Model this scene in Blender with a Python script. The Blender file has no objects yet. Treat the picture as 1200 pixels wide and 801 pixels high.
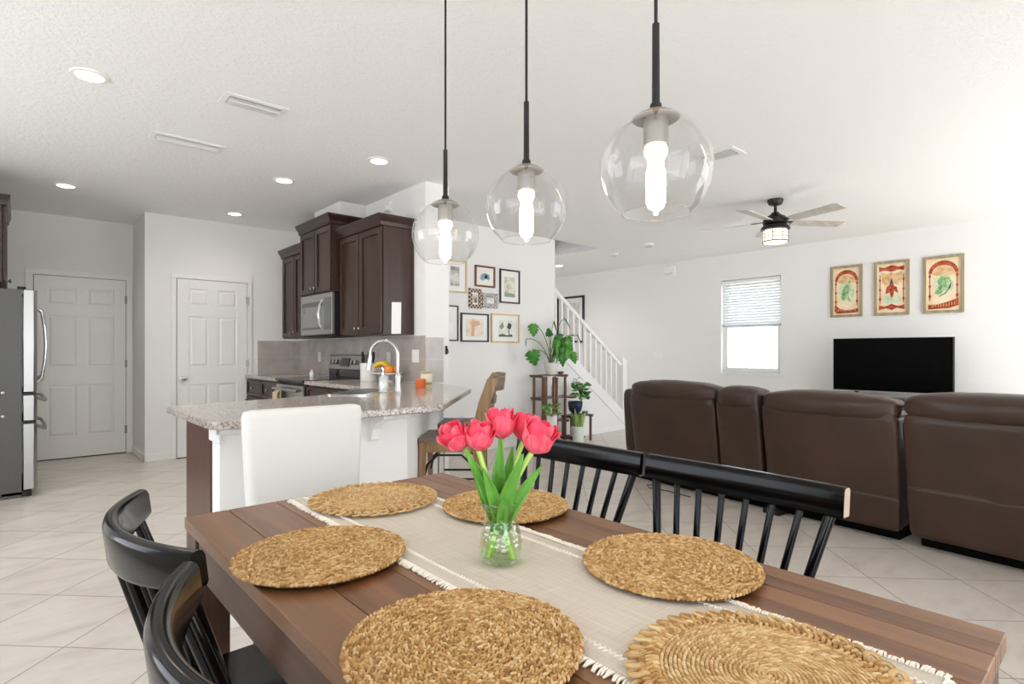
import bpy, bmesh, math, random
from mathutils import Vector, Matrix, noise as mnoise
PI = math.pi
random.seed(7)
SC = bpy.context.scene
COL = SC.collection
CEIL = 2.70
KY = 7.12     # pantry wall face
AY = 7.95     # far-left door wall face
GY = 5.24     # gallery wall face
CX = 2.70     # kitchen cabinet wall face
TX = 8.25     # television wall face

# ------------------------------------------------------------------ mesh builder
def rot_to(d):
    return Vector((0, 0, 1)).rotation_difference(Vector(d).normalized()).to_matrix()

class MB:
    def __init__(s): s.bm = bmesh.new()
    def face(s, vs):
        try: return s.bm.faces.new(vs)
        except ValueError: return None
    def hexa(s, p):
        v = [s.bm.verts.new(q) for q in p]
        for f in ((0,3,2,1),(4,5,6,7),(0,1,5,4),(1,2,6,5),(2,3,7,6),(3,0,4,7)): s.face([v[i] for i in f])
        return s
    def box(s, x0, x1, y0, y1, z0, z1):
        if x0 > x1: x0, x1 = x1, x0
        if y0 > y1: y0, y1 = y1, y0
        if z0 > z1: z0, z1 = z1, z0
        return s.hexa([(x0,y0,z0),(x1,y0,z0),(x1,y1,z0),(x0,y1,z0),(x0,y0,z1),(x1,y0,z1),(x1,y1,z1),(x0,y1,z1)])
    def bar(s, a, b, w, h, up=(0,0,1)):
        a, b = Vector(a), Vector(b); d = (b-a).normalized(); u = Vector(up)
        if abs(d.dot(u)) > .98: u = Vector((1,0,0))
        sd = d.cross(u).normalized(); u = sd.cross(d).normalized()
        c = [(-1,-1),(1,-1),(1,1),(-1,1)]
        return s.hexa([a+sd*(i*w/2)+u*(j*h/2) for i,j in c] + [b+sd*(i*w/2)+u*(j*h/2) for i,j in c])
    def loft(s, rings, closed=False, cap=True):
        rv = [[s.bm.verts.new(p) for p in r] for r in rings]
        n = len(rv[0]); m = len(rv)
        for i in range(m if closed else m-1):
            A, B = rv[i], rv[(i+1) % m]
            for j in range(n): s.face([A[j], A[(j+1)%n], B[(j+1)%n], B[j]])
        if cap and not closed:
            s.face(list(reversed(rv[0]))); s.face(rv[-1])
        return s
    def tube(s, pts, r, n=8, cap=True, closed=False):
        pts = [Vector(p) for p in pts]; m = len(pts); rings = []
        rr = r if isinstance(r, (list, tuple)) else [r]*m
        nrm = None
        for i, p in enumerate(pts):
            if closed: t = pts[(i+1)%m]-pts[i-1]
            else: t = pts[min(i+1,m-1)]-pts[max(i-1,0)]
            t.normalize()
            if nrm is None:
                nrm = t.orthogonal().normalized()
            nrm = (nrm - t*nrm.dot(t)).normalized(); b = t.cross(nrm)
            rings.append([p+(nrm*math.cos(2*PI*k/n)+b*math.sin(2*PI*k/n))*rr[i] for k in range(n)])
        return s.loft(rings, closed, cap)
    def lathe(s, prof, n=32, c=(0,0,0), M=None, cap=True):
        c = Vector(c); rings = []
        for r, z in prof:
            ring = []
            for k in range(n):
                p = Vector((r*math.cos(2*PI*k/n), r*math.sin(2*PI*k/n), z))
                if M is not None: p = M @ p
                ring.append(c+p)
            rings.append(ring)
        return s.loft(rings, False, cap)
    def prism(s, pts, f0, f1, conv=None):
        """2-D outline swept between f0 and f1; conv(u, v, w) -> xyz"""
        conv = conv or (lambda u, v, w: (u, v, w))
        a = [s.bm.verts.new(conv(u, v, f0)) for u, v in pts]
        b = [s.bm.verts.new(conv(u, v, f1)) for u, v in pts]
        n = len(pts)
        for i in range(n): s.face([a[i], a[(i+1)%n], b[(i+1)%n], b[i]])
        s.face(list(reversed(a))); s.face(b)
        return s
    def ell(s, c, rad, M=None, nu=6, nv=4):
        c = Vector(c); top = None; rings = []
        for j in range(1, nv):
            th = PI*j/nv; ring = []
            for k in range(nu):
                ph = 2*PI*k/nu
                p = Vector((rad[0]*math.sin(th)*math.cos(ph), rad[1]*math.sin(th)*math.sin(ph), rad[2]*math.cos(th)))
                if M is not None: p = M @ p
                ring.append(s.bm.verts.new(c+p))
            rings.append(ring)
        for e, ring in ((1, rings[0]), (-1, rings[-1])):
            p = Vector((0,0,e*rad[2]))
            if M is not None: p = M @ p
            v = s.bm.verts.new(c+p)
            for k in range(nu): s.face([v, ring[k], ring[(k+1)%nu]])
        for A, B in zip(rings, rings[1:]):
            for k in range(nu): s.face([A[k], B[k], B[(k+1)%nu], A[(k+1)%nu]])
        return s
    def grid(s, fn, nu, nv):
        v = [[s.bm.verts.new(fn(i/nu, j/nv)) for j in range(nv+1)] for i in range(nu+1)]
        for i in range(nu):
            for j in range(nv): s.face([v[i][j], v[i+1][j], v[i+1][j+1], v[i][j+1]])
        return s
    def puff(s, c, dim, bulge=(0,0,0), k=9, taper=0., n=10, shear=0., wr=0., seed=0):
        """rounded upholstered block; taper narrows x towards the bottom, shear moves y with z"""
        c = Vector(c); cache = {}
        def P(a, b, d):
            key = (round(a,5), round(b,5), round(d,5))
            if key in cache: return cache[key]
            m = max(abs(a),abs(b),abs(d)); q = m/((abs(a)**k+abs(b)**k+abs(d)**k)**(1/k))
            x, y, z = a*q, b*q, d*q
            X = x*dim[0]/2*(1-taper*(1-z)/2) + bulge[0]*x*(1-y*y)*(1-z*z)
            Y = y*dim[1]/2 + bulge[1]*y*(1-x*x)*(1-z*z) + shear*z
            Z = z*dim[2]/2 + bulge[2]*z*(1-x*x)*(1-y*y)
            p = Vector((X, Y, Z))
            if wr:
                w = mnoise.noise(Vector((X*9+seed, Y*9, Z*9)))+.6*mnoise.noise(Vector((X*22+seed, Y*22, Z*14)))
                p += Vector((x, y, z)).normalized()*w*wr
            cache[key] = s.bm.verts.new(c+p); return cache[key]
        L = [-1+2*i/n for i in range(n+1)]
        for ax in range(3):
            for sg in (-1, 1):
                for i in range(n):
                    for j in range(n):
                        q = []
                        for u, v in ((L[i],L[j]),(L[i+1],L[j]),(L[i+1],L[j+1]),(L[i],L[j+1])):
                            t = [0,0,0]; t[ax] = sg; t[(ax+1)%3] = u; t[(ax+2)%3] = v; q.append(P(*t))
                        if sg < 0: q.reverse()
                        s.face(q)
        return s
    def build(s, name, mat, parent=None, smooth=False, bevel=0., seg=2, loc=None, sub=0, recalc=True, solid=0.):
        if recalc: bmesh.ops.recalc_face_normals(s.bm, faces=s.bm.faces[:])
        me = bpy.data.meshes.new(name); s.bm.to_mesh(me); s.bm.free()
        me.materials.append(mat)
        o = bpy.data.objects.new(name, me); COL.objects.link(o)
        if smooth:
            me.shade_smooth()
            if smooth != 'all': me.set_sharp_from_angle(angle=math.radians(42))
        if parent: o.parent = parent
        if loc: o.location = loc
        if solid:
            m = o.modifiers.new('solid', 'SOLIDIFY'); m.thickness = solid; m.offset = 0
        if bevel:
            m = o.modifiers.new('bevel', 'BEVEL'); m.width = bevel; m.segments = seg; m.limit_method = 'ANGLE'
        if sub:
            m = o.modifiers.new('sub', 'SUBSURF'); m.levels = sub; m.render_levels = sub
        return o

def tag(o, label, cat, group=None, kind=None):
    o['label'] = label; o['category'] = cat
    if group: o['group'] = group
    if kind: o['kind'] = kind
    return o
def thing(name, label, cat, loc=(0,0,0), rz=0., group=None):
    o = bpy.data.objects.new(name, None); COL.objects.link(o); o.empty_display_size = .1
    o.location = loc; o.rotation_euler = (0,0,rz)
    return tag(o, label, cat, group)
def struct(o): o['kind'] = 'structure'; return o
def senv(name):
    o = bpy.data.objects.new(name, None); COL.objects.link(o); return struct(o)
def dup(root, loc, rz=None, label=None, parent=None):
    r = root.copy(); COL.objects.link(r)
    if parent is not None: r.parent = parent
    if loc is not None: r.location = loc
    if rz is not None: r.rotation_euler = (0,0,rz)
    if label: r['label'] = label
    for ch in list(root.children): dup(ch, None, None, None, r)
    return r

# ------------------------------------------------------------------ materials
def lin(c):
    if isinstance(c, str):
        c = c.lstrip('#'); c = [int(c[i:i+2],16)/255 for i in (0,2,4)]
    return tuple(x/12.92 if x <= .04045 else ((x+.055)/1.055)**2.4 for x in c)+(1.,)
class Mat:
    def __init__(s, name, col='#808080', rough=.5, metal=0., spec=.5):
        s.m = bpy.data.materials.new(name); s.m.use_nodes = True
        s.nt = s.m.node_tree; s.N = s.nt.nodes; s.L = s.nt.links
        s.b = s.N['Principled BSDF']; s.out = s.N['Material Output']
        s.b.inputs['Base Color'].default_value = lin(col)
        s.b.inputs['Roughness'].default_value = rough
        s.b.inputs['Metallic'].default_value = metal
        s.b.inputs['Specular IOR Level'].default_value = spec
    def n(s, t, **kw):
        x = s.N.new(t)
        for k, v in kw.items():
            if k in x.inputs.keys(): x.inputs[k].default_value = v
            else: setattr(x, k, v)
        return x
    def lk(s, a, b): s.L.new(a, b)
    def coord(s, scale=(1,1,1), rot=(0,0,0), loc=(0,0,0), world=False):
        mp = s.n('ShaderNodeMapping'); mp.inputs['Scale'].default_value = scale
        mp.inputs['Rotation'].default_value = rot; mp.inputs['Location'].default_value = loc
        if world:
            g = s.n('ShaderNodeNewGeometry'); s.lk(g.outputs['Position'], mp.inputs['Vector'])
        else:
            t = s.n('ShaderNodeTexCoord'); s.lk(t.outputs['Object'], mp.inputs['Vector'])
        return mp.outputs[0]
    def noise(s, vec, scale, detail=4., rough=.5):
        x = s.n('ShaderNodeTexNoise', Scale=scale, Detail=detail, Roughness=rough); s.lk(vec, x.inputs['Vector']); return x.outputs['Fac']
    def ramp(s, fac, stops, interp='LINEAR'):
        r = s.n('ShaderNodeValToRGB'); r.color_ramp.interpolation = interp
        e = r.color_ramp.elements
        while len(e) < len(stops): e.new(.5)
        for el, (p, c) in zip(e, stops): el.position = p; el.color = lin(c)
        s.lk(fac, r.inputs['Fac']); return r.outputs['Color']
    def mix(s, fac, a, b, mode='MIX'):
        x = s.n('ShaderNodeMix', data_type='RGBA', blend_type=mode)
        for sock, v in ((x.inputs[0], fac), (x.inputs[6], a), (x.inputs[7], b)):
            if hasattr(v, 'is_output'): s.lk(v, sock)
            else: sock.default_value = v
        return x.outputs[2]
    def math(s, op, a, b=0.):
        x = s.n('ShaderNodeMath', operation=op)
        for i, v in enumerate((a, b)):
            if hasattr(v, 'is_output'): s.lk(v, x.inputs[i])
            else: x.inputs[i].default_value = v
        return x.outputs[0]
    def col(s, c): s.lk(c, s.b.inputs['Base Color']); return s
    def bump(s, h, strength=.3, dist=.01):
        b = s.n('ShaderNodeBump', Strength=strength, Distance=dist); s.lk(h, b.inputs['Height'])
        s.lk(b.outputs[0], s.b.inputs['Normal']); return s

def plain(name, col, rough=.5, metal=0., spec=.5, var=.06, vs=14.):
    m = Mat(name, col, rough, metal, spec)
    if var:
        v = m.coord(); f = m.noise(v, vs, 3)
        c = lin(col); a = tuple(x*(1-var) for x in c[:3])+(1,); b = tuple(min(1,x*(1+var)) for x in c[:3])+(1,)
        m.col(m.mix(f, a, b))
    return m.m
def emit(name, col, st):
    m = Mat(name, '#000000'); m.b.inputs['Emission Color'].default_value = lin(col); m.b.inputs['Emission Strength'].default_value = st
    return m.m
def wood(name, dark, mid, light, axis=1, rough=.4, sc=1., spec=.5, bump=.12):
    m = Mat(name, mid, rough, 0, spec)
    s = [26*sc,26*sc,26*sc]; s[axis] = 2.2*sc
    v = m.coord(tuple(s)); f = m.noise(v, 1., 6, .6)
    s2 = [90*sc]*3; s2[axis] = 4*sc
    f2 = m.noise(m.coord(tuple(s2)), 1., 3, .6)
    g = m.math('ADD', m.math('MULTIPLY', f, .7), m.math('MULTIPLY', f2, .3))
    m.col(m.ramp(g, [(.3,dark),(.5,mid),(.7,light)])); m.bump(g, bump, .004)
    return m.m
def glass(name, tint='#ffffff', base=.04, edge=.85, power=4., rough=0.0, bumps=None):
    m = Mat(name); m.N.remove(m.b)
    tr = m.n('ShaderNodeBsdfTransparent'); tr.inputs[0].default_value = lin(tint)
    gl = m.n('ShaderNodeBsdfGlossy', Roughness=rough); gl.inputs[0].default_value = (1,1,1,1)
    lw = m.n('ShaderNodeLayerWeight', Blend=.5)
    f = m.math('ADD', m.math('MULTIPLY', m.math('POWER', lw.outputs['Facing'], power), edge), base)
    if bumps:
        vo = m.n('ShaderNodeTexVoronoi', Scale=bumps); m.lk(m.coord(), vo.inputs['Vector'])
        b = m.n('ShaderNodeBump', Strength=.3, Distance=.004); m.lk(vo.outputs['Distance'], b.inputs['Height'])
        m.lk(b.outputs[0], gl.inputs['Normal']); m.lk(b.outputs[0], lw.inputs['Normal'])
    mx = m.n('ShaderNodeMixShader'); m.lk(f, mx.inputs[0]); m.lk(tr.outputs[0], mx.inputs[1]); m.lk(gl.outputs[0], mx.inputs[2])
    m.lk(mx.outputs[0], m.out.inputs['Surface'])
    return m.m

def m_paint(name, col, bs=90., st=.15):
    m = Mat(name, col, .75, 0, .25); v = m.coord(world=True)
    m.bump(m.noise(v, bs, 3), st, .004)
    return m.m
M = {}
M['wall'] = m_paint('wall_paint', '#efeeec')
M['trim'] = plain('trim_paint', '#f3f2f0', .4, var=.01)
def m_ceil():
    m = Mat('ceiling_texture', '#f8f8f8', .9, 0, .1); v = m.coord(world=True)
    f = m.noise(v, 38., 5, .65)
    r = m.ramp(f, [(.42,'#000000'),(.56,'#ffffff')])
    m.bump(r, .3, .008)
    return m.m
M['ceil'] = m_ceil()
def m_floor():
    m = Mat('floor_tile', '#d8d0c6', .3, 0, .45)
    P = .455
    sx, sy = (.315, .34)
    v = m.coord(world=True); sep = m.n('ShaderNodeSeparateXYZ'); m.lk(v, sep.inputs[0])
    X, Y = sep.outputs[0], sep.outputs[1]; q = 1/math.sqrt(2)
    S = m.math('MULTIPLY', m.math('ADD', X, Y), q); T = m.math('MULTIPLY', m.math('SUBTRACT', X, Y), q)
    S = m.math('DIVIDE', m.math('SUBTRACT', S, sx), P); T = m.math('DIVIDE', m.math('SUBTRACT', T, sy), P)
    def edge(u):
        fr = m.math('SUBTRACT', u, m.math('FLOOR', u))
        return m.math('MINIMUM', fr, m.math('SUBTRACT', 1., fr))
    e = m.math('MINIMUM', edge(S), edge(T))
    g = m.math('LESS_THAN', e, .0055)
    cv = m.n('ShaderNodeCombineXYZ'); m.lk(m.math('FLOOR', S), cv.inputs[0]); m.lk(m.math('FLOOR', T), cv.inputs[1])
    wn = m.n('ShaderNodeTexWhiteNoise', noise_dimensions='2D'); m.lk(cv.outputs[0], wn.inputs['Vector'])
    # veining stretched differently in each tile
    add = m.n('ShaderNodeVectorMath', operation='ADD'); sc = m.n('ShaderNodeVectorMath', operation='SCALE'); sc.inputs['Scale'].default_value = 9.
    m.lk(wn.outputs['Color'], sc.inputs[0]); m.lk(m.coord((2.,5.,2.), (0,0,.3), world=True), add.inputs[0]); m.lk(sc.outputs[0], add.inputs[1])
    f = m.noise(add.outputs[0], 1.6, 7, .62)
    c = m.ramp(f, [(.25,'#bdb3a8'),(.45,'#d3cac0'),(.62,'#dcd5cb'),(.8,'#cac1b6')])
    c = m.mix(m.math('MULTIPLY', wn.outputs['Value'], .25), c, lin('#c8beb3'))
    m.col(m.mix(g, c, lin('#857c73')))
    m.bump(m.math('SUBTRACT', 1., g), .4, .003)
    return m.m
M['floor'] = m_floor()
def m_table():
    m = Mat('walnut_planks', '#6b3f28', .38, 0, .75)
    v = m.coord(); sep = m.n('ShaderNodeSeparateXYZ'); m.lk(v, sep.inputs[0])
    ge = m.n('ShaderNodeNewGeometry')
    rnd = ge.outputs['Random Per Island']
    cv = m.n('ShaderNodeCombineXYZ'); m.lk(m.math('MULTIPLY', rnd, 31.), cv.inputs[1]); m.lk(m.math('MULTIPLY', rnd, 17.), cv.inputs[0])
    add = m.n('ShaderNodeVectorMath', operation='ADD'); m.lk(m.coord((24.,1.7,24.)), add.inputs[0]); m.lk(cv.outputs[0], add.inputs[1])
    f = m.noise(add.outputs[0], 1., 7, .62)
    add2 = m.n('ShaderNodeVectorMath', operation='ADD'); m.lk(m.coord((110.,4.,110.)), add2.inputs[0]); m.lk(cv.outputs[0], add2.inputs[1])
    f2 = m.noise(add2.outputs[0], 1., 4, .6)
    g = m.math('ADD', m.math('MULTIPLY', f, .72), m.math('MULTIPLY', f2, .28))
    c = m.ramp(g, [(.28,'#3e230e'),(.45,'#60381b'),(.58,'#7b4b28'),(.75,'#9a693c')])
    c = m.mix(m.math('MULTIPLY', rnd, .42), c, lin('#a37a52'))
    m.col(c); m.bump(g, .12, .003)
    return m.m
M['table'] = m_table()
M['tablewood'] = wood('walnut_dark', '#2c180c', '#462a17', '#5e3b22', 1, .4)
M['tableleg'] = wood('walnut_leg', '#2a170b', '#432815', '#5a3820', 2, .4)
M['espresso'] = wood('espresso_cabinet', '#301f18', '#3b2820', '#453026', 2, .35, 1., .4, .03)
M['espresso_h'] = wood('espresso_crown', '#2e1e17', '#38261e', '#422d24', 1, .35, 1., .4, .03)
M['panelwood'] = wood('cabinet_end_panel', '#43271b', '#523022', '#5f3a2b', 2, .3, .8, .5, .02)
def m_granite():
    m = Mat('granite', '#b8ada4', .12, 0, .5); v = m.coord(world=True)
    vo = m.n('ShaderNodeTexVoronoi', Scale=130.); m.lk(v, vo.inputs['Vector'])
    c1 = m.ramp(vo.outputs['Color'], [(.12,'#3d3531'),(.3,'#857a73'),(.5,'#bdb2a9'),(.8,'#d8cfc8')])
    f = m.noise(v, 60., 4, .6)
    c2 = m.ramp(f, [(.36,'#55483f'),(.46,'#a79c94'),(.6,'#c9beb6')])
    m.col(m.mix(.45, c1, c2)); return m.m
M['granite'] = m_granite()
M['steel'] = plain('stainless_steel', '#a9a8a6', .3, 1., var=.05, vs=3)
M['steel_dark'] = plain('fridge_side', '#575655', .42, .3, var=.1, vs=60)
M['nickel'] = plain('brushed_nickel', '#c4c0ba', .25, 1., var=0)
M['chrome'] = plain('chrome', '#dcdcdc', .08, 1., var=0)
M['black_gloss'] = plain('black_lacquer', '#070606', .15, 0, .22, var=.2, vs=20)
M['black'] = plain('black_satin', '#161514', .5, 0, .4, var=.05)
M['blackglass'] = plain('black_glass', '#0a0a0b', .08, 0, .5, var=0)
M['worn'] = plain('worn_wood_end', '#b9a48f', .6, var=.15, vs=60)
M['under'] = plain('sofa_shadow_black', '#0a0909', .9, 0, .1, var=0)  # near-black colour stands in for the shadow beneath the sofas
M['slat'] = plain('blind_slat', '#e9e9e7', .6, var=0)
M['screen'] = plain('television_screen', '#020202', .35, 0, .05, var=0)
M['mwglass'] = plain('microwave_window', '#8d8f90', .15, .6, var=.05)
M['white'] = plain('white_plastic', '#f2f1ee', .4, 0, .4, var=.01)
M['ceramic'] = plain('white_ceramic', '#eeece8', .2, 0, .5, var=.01)
M['parson'] = m_paint('cream_leatherette', '#e4e2de', 220., .08)
M['tile'] = None
def m_tile():
    m = Mat('taupe_wall_tile', '#b7aca6', .16, 0, .5)
    v = m.coord(world=True); sep = m.n('ShaderNodeSeparateXYZ'); m.lk(v, sep.inputs[0])
    h = m.math('ADD', sep.outputs[0], sep.outputs[1])
    def edge(u, P, o):
        u = m.math('DIVIDE', m.math('SUBTRACT', u, o), P); fr = m.math('SUBTRACT', u, m.math('FLOOR', u))
        return m.math('MULTIPLY', m.math('MINIMUM', fr, m.math('SUBTRACT', 1., fr)), P)
    e = m.math('MINIMUM', edge(h, .40, .1), edge(sep.outputs[2], .21, .914))
    f = m.noise(v, 6., 4)
    c = m.ramp(f, [(.3,'#aaa09a'),(.7,'#bfb5af')])
    m.col(m.mix(m.math('LESS_THAN', e, .0018), c, lin('#c9c2bd')))
    return m.m
M['tile'] = m_tile()
def m_leather():
    m = Mat('brown_leather', '#3c2a21', .34, 0, .4); v = m.coord(world=True)
    f = m.noise(v, 2.5, 3, .5); f2 = m.noise(v, 240., 2); f3 = m.noise(v, 11., 4, .6)
    m.col(m.ramp(f, [(.3,'#38281f'),(.7,'#443127')]))
    m.bump(m.math('ADD', m.math('MULTIPLY', f3, .5), m.math('MULTIPLY', f2, .12)), .16, .02)
    return m.m
M['leather'] = m_leather()
def m_straw(name, stops):
    m = Mat(name, '#c19a5f', .7, 0, .25)
    g = m.n('ShaderNodeNewGeometry')
    f = m.noise(m.coord((1,1,1)), 14., 3)
    x = m.math('ADD', m.math('MULTIPLY', g.outputs['Random Per Island'], .75), m.math('MULTIPLY', f, .3))
    c = m.ramp(x, stops)
    f2 = m.noise(m.coord(), 700., 2)
    m.col(m.mix(m.math('MULTIPLY', f2, .35), c, lin('#8a6232'))); m.bump(f2, .3, .001)
    return m.m
M['straw'] = m_straw('seagrass', [(.1,'#8f683b'),(.35,'#bb9059'),(.65,'#d3ac75'),(.95,'#ead0a1')])
M['straw_light'] = m_straw('pale_seagrass', [(.1,'#ad8651'),(.4,'#cca671'),(.7,'#dbba86'),(.95,'#ebd4a6')])
M['strawbase'] = plain('seagrass_core', '#6d4a22', .9, var=.2, vs=80)
def m_linen():
    m = Mat('linen_runner', '#d8cfc2', .9, 0, .1)
    f = m.noise(m.coord((260.,7.,1.)), 1., 4, .6); f2 = m.noise(m.coord((8.,420.,1.)), 1., 3, .6)
    g = m.math('ADD', m.math('MULTIPLY', f, .5), m.math('MULTIPLY', f2, .5))
    m.col(m.ramp(g, [(.3,'#bdb1a0'),(.5,'#cdc3b4'),(.7,'#dad0c2')])); m.bump(g, .4, .002)
    return m.m
M['linen'] = m_linen()
M['fringe'] = plain('cotton_fringe', '#f1e9dc', .9, 0, .1, var=.05, vs=200)
def m_petal():
    m = Mat('tulip_petal', '#ef3b57', .5, 0, .3)
    g = m.n('ShaderNodeNewGeometry')
    f = m.noise(m.coord((1,1,.3)), 90., 3)
    x = m.math('ADD', m.math('MULTIPLY', g.outputs['Random Per Island'], .5), m.math('MULTIPLY', f, .6))
    m.col(m.ramp(x, [(.2,'#de2b4b'),(.5,'#f24c66'),(.9,'#fb8b97')]))
    m.b.inputs['Subsurface Weight'].default_value = .2; m.b.inputs['Subsurface Radius'].default_value = (.02,.005,.005); m.b.inputs['Subsurface Scale'].default_value = .4
    return m.m
M['petal'] = m_petal()
def m_leaf(name, a, b, c, rough=.4):
    m = Mat(name, b, rough, 0, .4); g = m.n('ShaderNodeNewGeometry')
    f = m.noise(m.coord(), 30., 3)
    x = m.math('ADD', m.math('MULTIPLY', g.outputs['Random Per Island'], .6), m.math('MULTIPLY', f, .5))
    m.col(m.ramp(x, [(.2,a),(.5,b),(.85,c)])); return m.m
M['tleaf'] = m_leaf('tulip_leaf', '#47832d', '#66a23b', '#94c658')
M['tstem'] = m_leaf('tulip_stem', '#8dba4c', '#abd162', '#c3e07f')
M['leaf'] = m_leaf('plant_leaf', '#245c1e', '#3a7f2b', '#5b9e3d', .3)
M['leaf_light'] = m_leaf('pale_plant_leaf', '#4c7a2e', '#76994a', '#a3b86a', .4)
M['stemg'] = plain('plant_stem', '#5a7a3a', .5, var=.1)
M['soil'] = plain('soil', '#2b211a', .9, var=.3, vs=90)
M['navy'] = plain('navy_glaze', '#1c2b45', .15, 0, .6, var=.3, vs=30)
M['bamboo'] = wood('dark_bamboo', '#492f20', '#6b4a34', '#886349', 2, .45)
M['stoolwood'] = wood('weathered_oak', '#664d36', '#917250', '#b3946e', 2, .5)
M['stoolseat'] = wood('weathered_grey_oak', '#4d4035', '#77685a', '#9a8b7a', 0, .4)
M['framewood'] = wood('driftwood_frame', '#7c6f58', '#a39578', '#bcae92', 2, .6)
M['blade'] = wood('pale_fan_blade', '#b5aea5', '#c8c1b8', '#d8d3cb', 0, .5, .7)
M['bronze'] = plain('dark_bronze', '#33302e', .35, .6, var=.05)
M['milk'] = emit('frosted_lamp_glass', '#fff2dc', 2.2)
M['led'] = emit('downlight_lens', '#fff6ea', 14.)
M['bulb'] = emit('glowing_filament_tube', '#ffe2b8', 16.)
M['globe'] = glass('clear_globe_glass', '#f6f6f6', .035, .8, 3.2)
M['pane'] = glass('window_glass', '#f6faff', .03, .4, 4)
M['vase'] = glass('hammered_vase_glass', '#f1f6ee', .08, .95, 2.8, .02, 95.)
M['water'] = glass('vase_water', '#f5faf0', .015, .2, 4.)
M['orangewax'] = plain('orange_candle', '#e8743c', .4, var=.05)
M['banana'] = plain('banana_skin', '#ecc02f', .45, var=.12, vs=40)
M['orange'] = plain('orange_peel', '#ea8a2e', .45, var=.08, vs=60)
M['paper'] = plain('white_paper', '#f4f3f0', .7, var=.01)
M['cream'] = plain('cream_label', '#e9e0c8', .6, var=.02)
M['towel'] = plain('striped_towel', '#d8c6a8', .9, var=.15, vs=60)
M['lightblue'] = plain('pale_blue_siding', '#86a8bf', .6, var=.03)
M['fence'] = plain('white_vinyl_fence', '#f5f5f3', .5, var=.01)
M['lawn'] = plain('pale_paving', '#b4b1a9', .9, var=.3, vs=6)

def rrect(x0, x1, y0, y1, r, n=5):
    P = []
    for cx, cy, a in ((x1-r,y0+r,-90),(x1-r,y1-r,0),(x0+r,y1-r,90),(x0+r,y0+r,180)):
        for k in range(n+1):
            t = math.radians(a+90*k/n); P.append((cx+r*math.cos(t), cy+r*math.sin(t)))
    return P

# ------------------------------------------------------------------ the room
struct(MB().box(-2.2,TX+.15,-2.2,9.3,-.12,0).build('floor', M['floor']))
cb = MB()
ox1, oy0, oy1 = 6.37, GY, 6.28
cb.box(-2.2,TX+.15,-2.2,oy0,CEIL,CEIL+.3); cb.box(-2.2,TX+.15,oy1,9.3,CEIL,CEIL+.3)
cb.box(ox1,TX+.15,oy0,oy1,CEIL,CEIL+.3); cb.box(-2.2,3.1,oy0,oy1,CEIL,CEIL+.3)
struct(cb.build('ceiling', M['ceil']))
sw = MB()   # walls of the stairwell above the ceiling
sw.box(3.0,6.5,oy0-.12,oy0,CEIL+.3,5.1); sw.box(3.0,6.5,oy1,oy1+.12,CEIL+.3,5.1); sw.box(ox1,6.5,oy0,oy1,CEIL+.3,5.1)
sw.box(3.0,3.1,oy0,oy1,CEIL+.3,5.1); sw.box(3.0,6.5,oy0-.12,oy1+.12,5.1,5.2)
struct(sw.build('wall_stairwell', M['wall']))
struct(MB().box(-.9,-.75,5.85,AY+.15,0,CEIL).box(-2.2,-.9,5.85,6.0,0,CEIL).build('wall_left', M['wall']))
fw_ = MB()      # wall behind the viewpoint with its wide glazed openings
for a, b, z0, z1 in ((-2.2,-1.3,0,CEIL),(-1.3,1.2,2.25,CEIL),(1.2,3.6,0,CEIL),(3.6,8.0,2.45,CEIL),(8.0,TX+.15,0,CEIL)): fw_.box(a,b,-2.35,-2.2,z0,z1)
for xx in (.45,5.05,6.5): fw_.box(xx-.04,xx+.04,-2.3,-2.25,0,2.45 if xx > 3 else 2.25)
struct(fw_.build('wall_front', M['wall']))
struct(MB().box(-3.2,2.9,-6.0,-2.36,2.5,2.6).build('unseen_sun_blocker', M['wall']))  # unseen slab added to keep sun and some sky off the dining opening
sw_ = MB()
for a, b, z0, z1 in ((-2.2,-1.2,0,CEIL),(-1.2,1.4,0,1.0),(-1.2,1.4,2.1,CEIL),(1.4,2.6,0,CEIL),(2.6,5.0,0,.7),(2.6,5.0,2.3,CEIL),(5.0,6.0,0,CEIL)): sw_.box(-2.35,-2.2,a,b,z0,z1)
struct(sw_.build('wall_side', M['wall']))
wb = MB(); wb.box(-.75,1.03,AY,AY+.15,0,CEIL)
struct(wb.build('wall_back', M['wall']))
struct(MB().box(1.03,1.18,KY+.15,AY,0,CEIL).box(1.03,CX+.25,KY,KY+.15,0,CEIL).build('wall_pantry', M['wall']))
struct(MB().box(CX,CX+.25,4.19,KY,0,CEIL).build('wall_kitchen', M['wall']))
# gallery wall, full height up to x = 5.43 and then under the stair slope
def zs(x): return 1.095-.745*(x-5.80)       # top of the sloping skirt
gw = MB()
gw.prism([(CX+.25,0),(7.1,0),(7.1,max(.0,zs(7.1))+.0),(5.43,zs(5.43)),(5.43,CEIL),(CX+.25,CEIL)], GY, GY+.12, lambda u,v,w:(u,w,v))
struct(gw.build('wall_gallery', M['wall']))
rw = MB(); wy0, wy1, wz0, wz1 = 3.44, 4.352, .87, 2.30
rw.box(TX,TX+.15,-2.2,wy0,0,CEIL); rw.box(TX,TX+.15,wy1,9.3,0,CEIL); rw.box(TX,TX+.15,wy0,wy1,0,wz0); rw.box(TX,TX+.15,wy0,wy1,wz1,CEIL)
struct(rw.build('wall_right', M['wall']))
struct(MB().box(CX,TX,9.15,9.3,0,CEIL).build('wall_hall', M['wall']))
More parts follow.
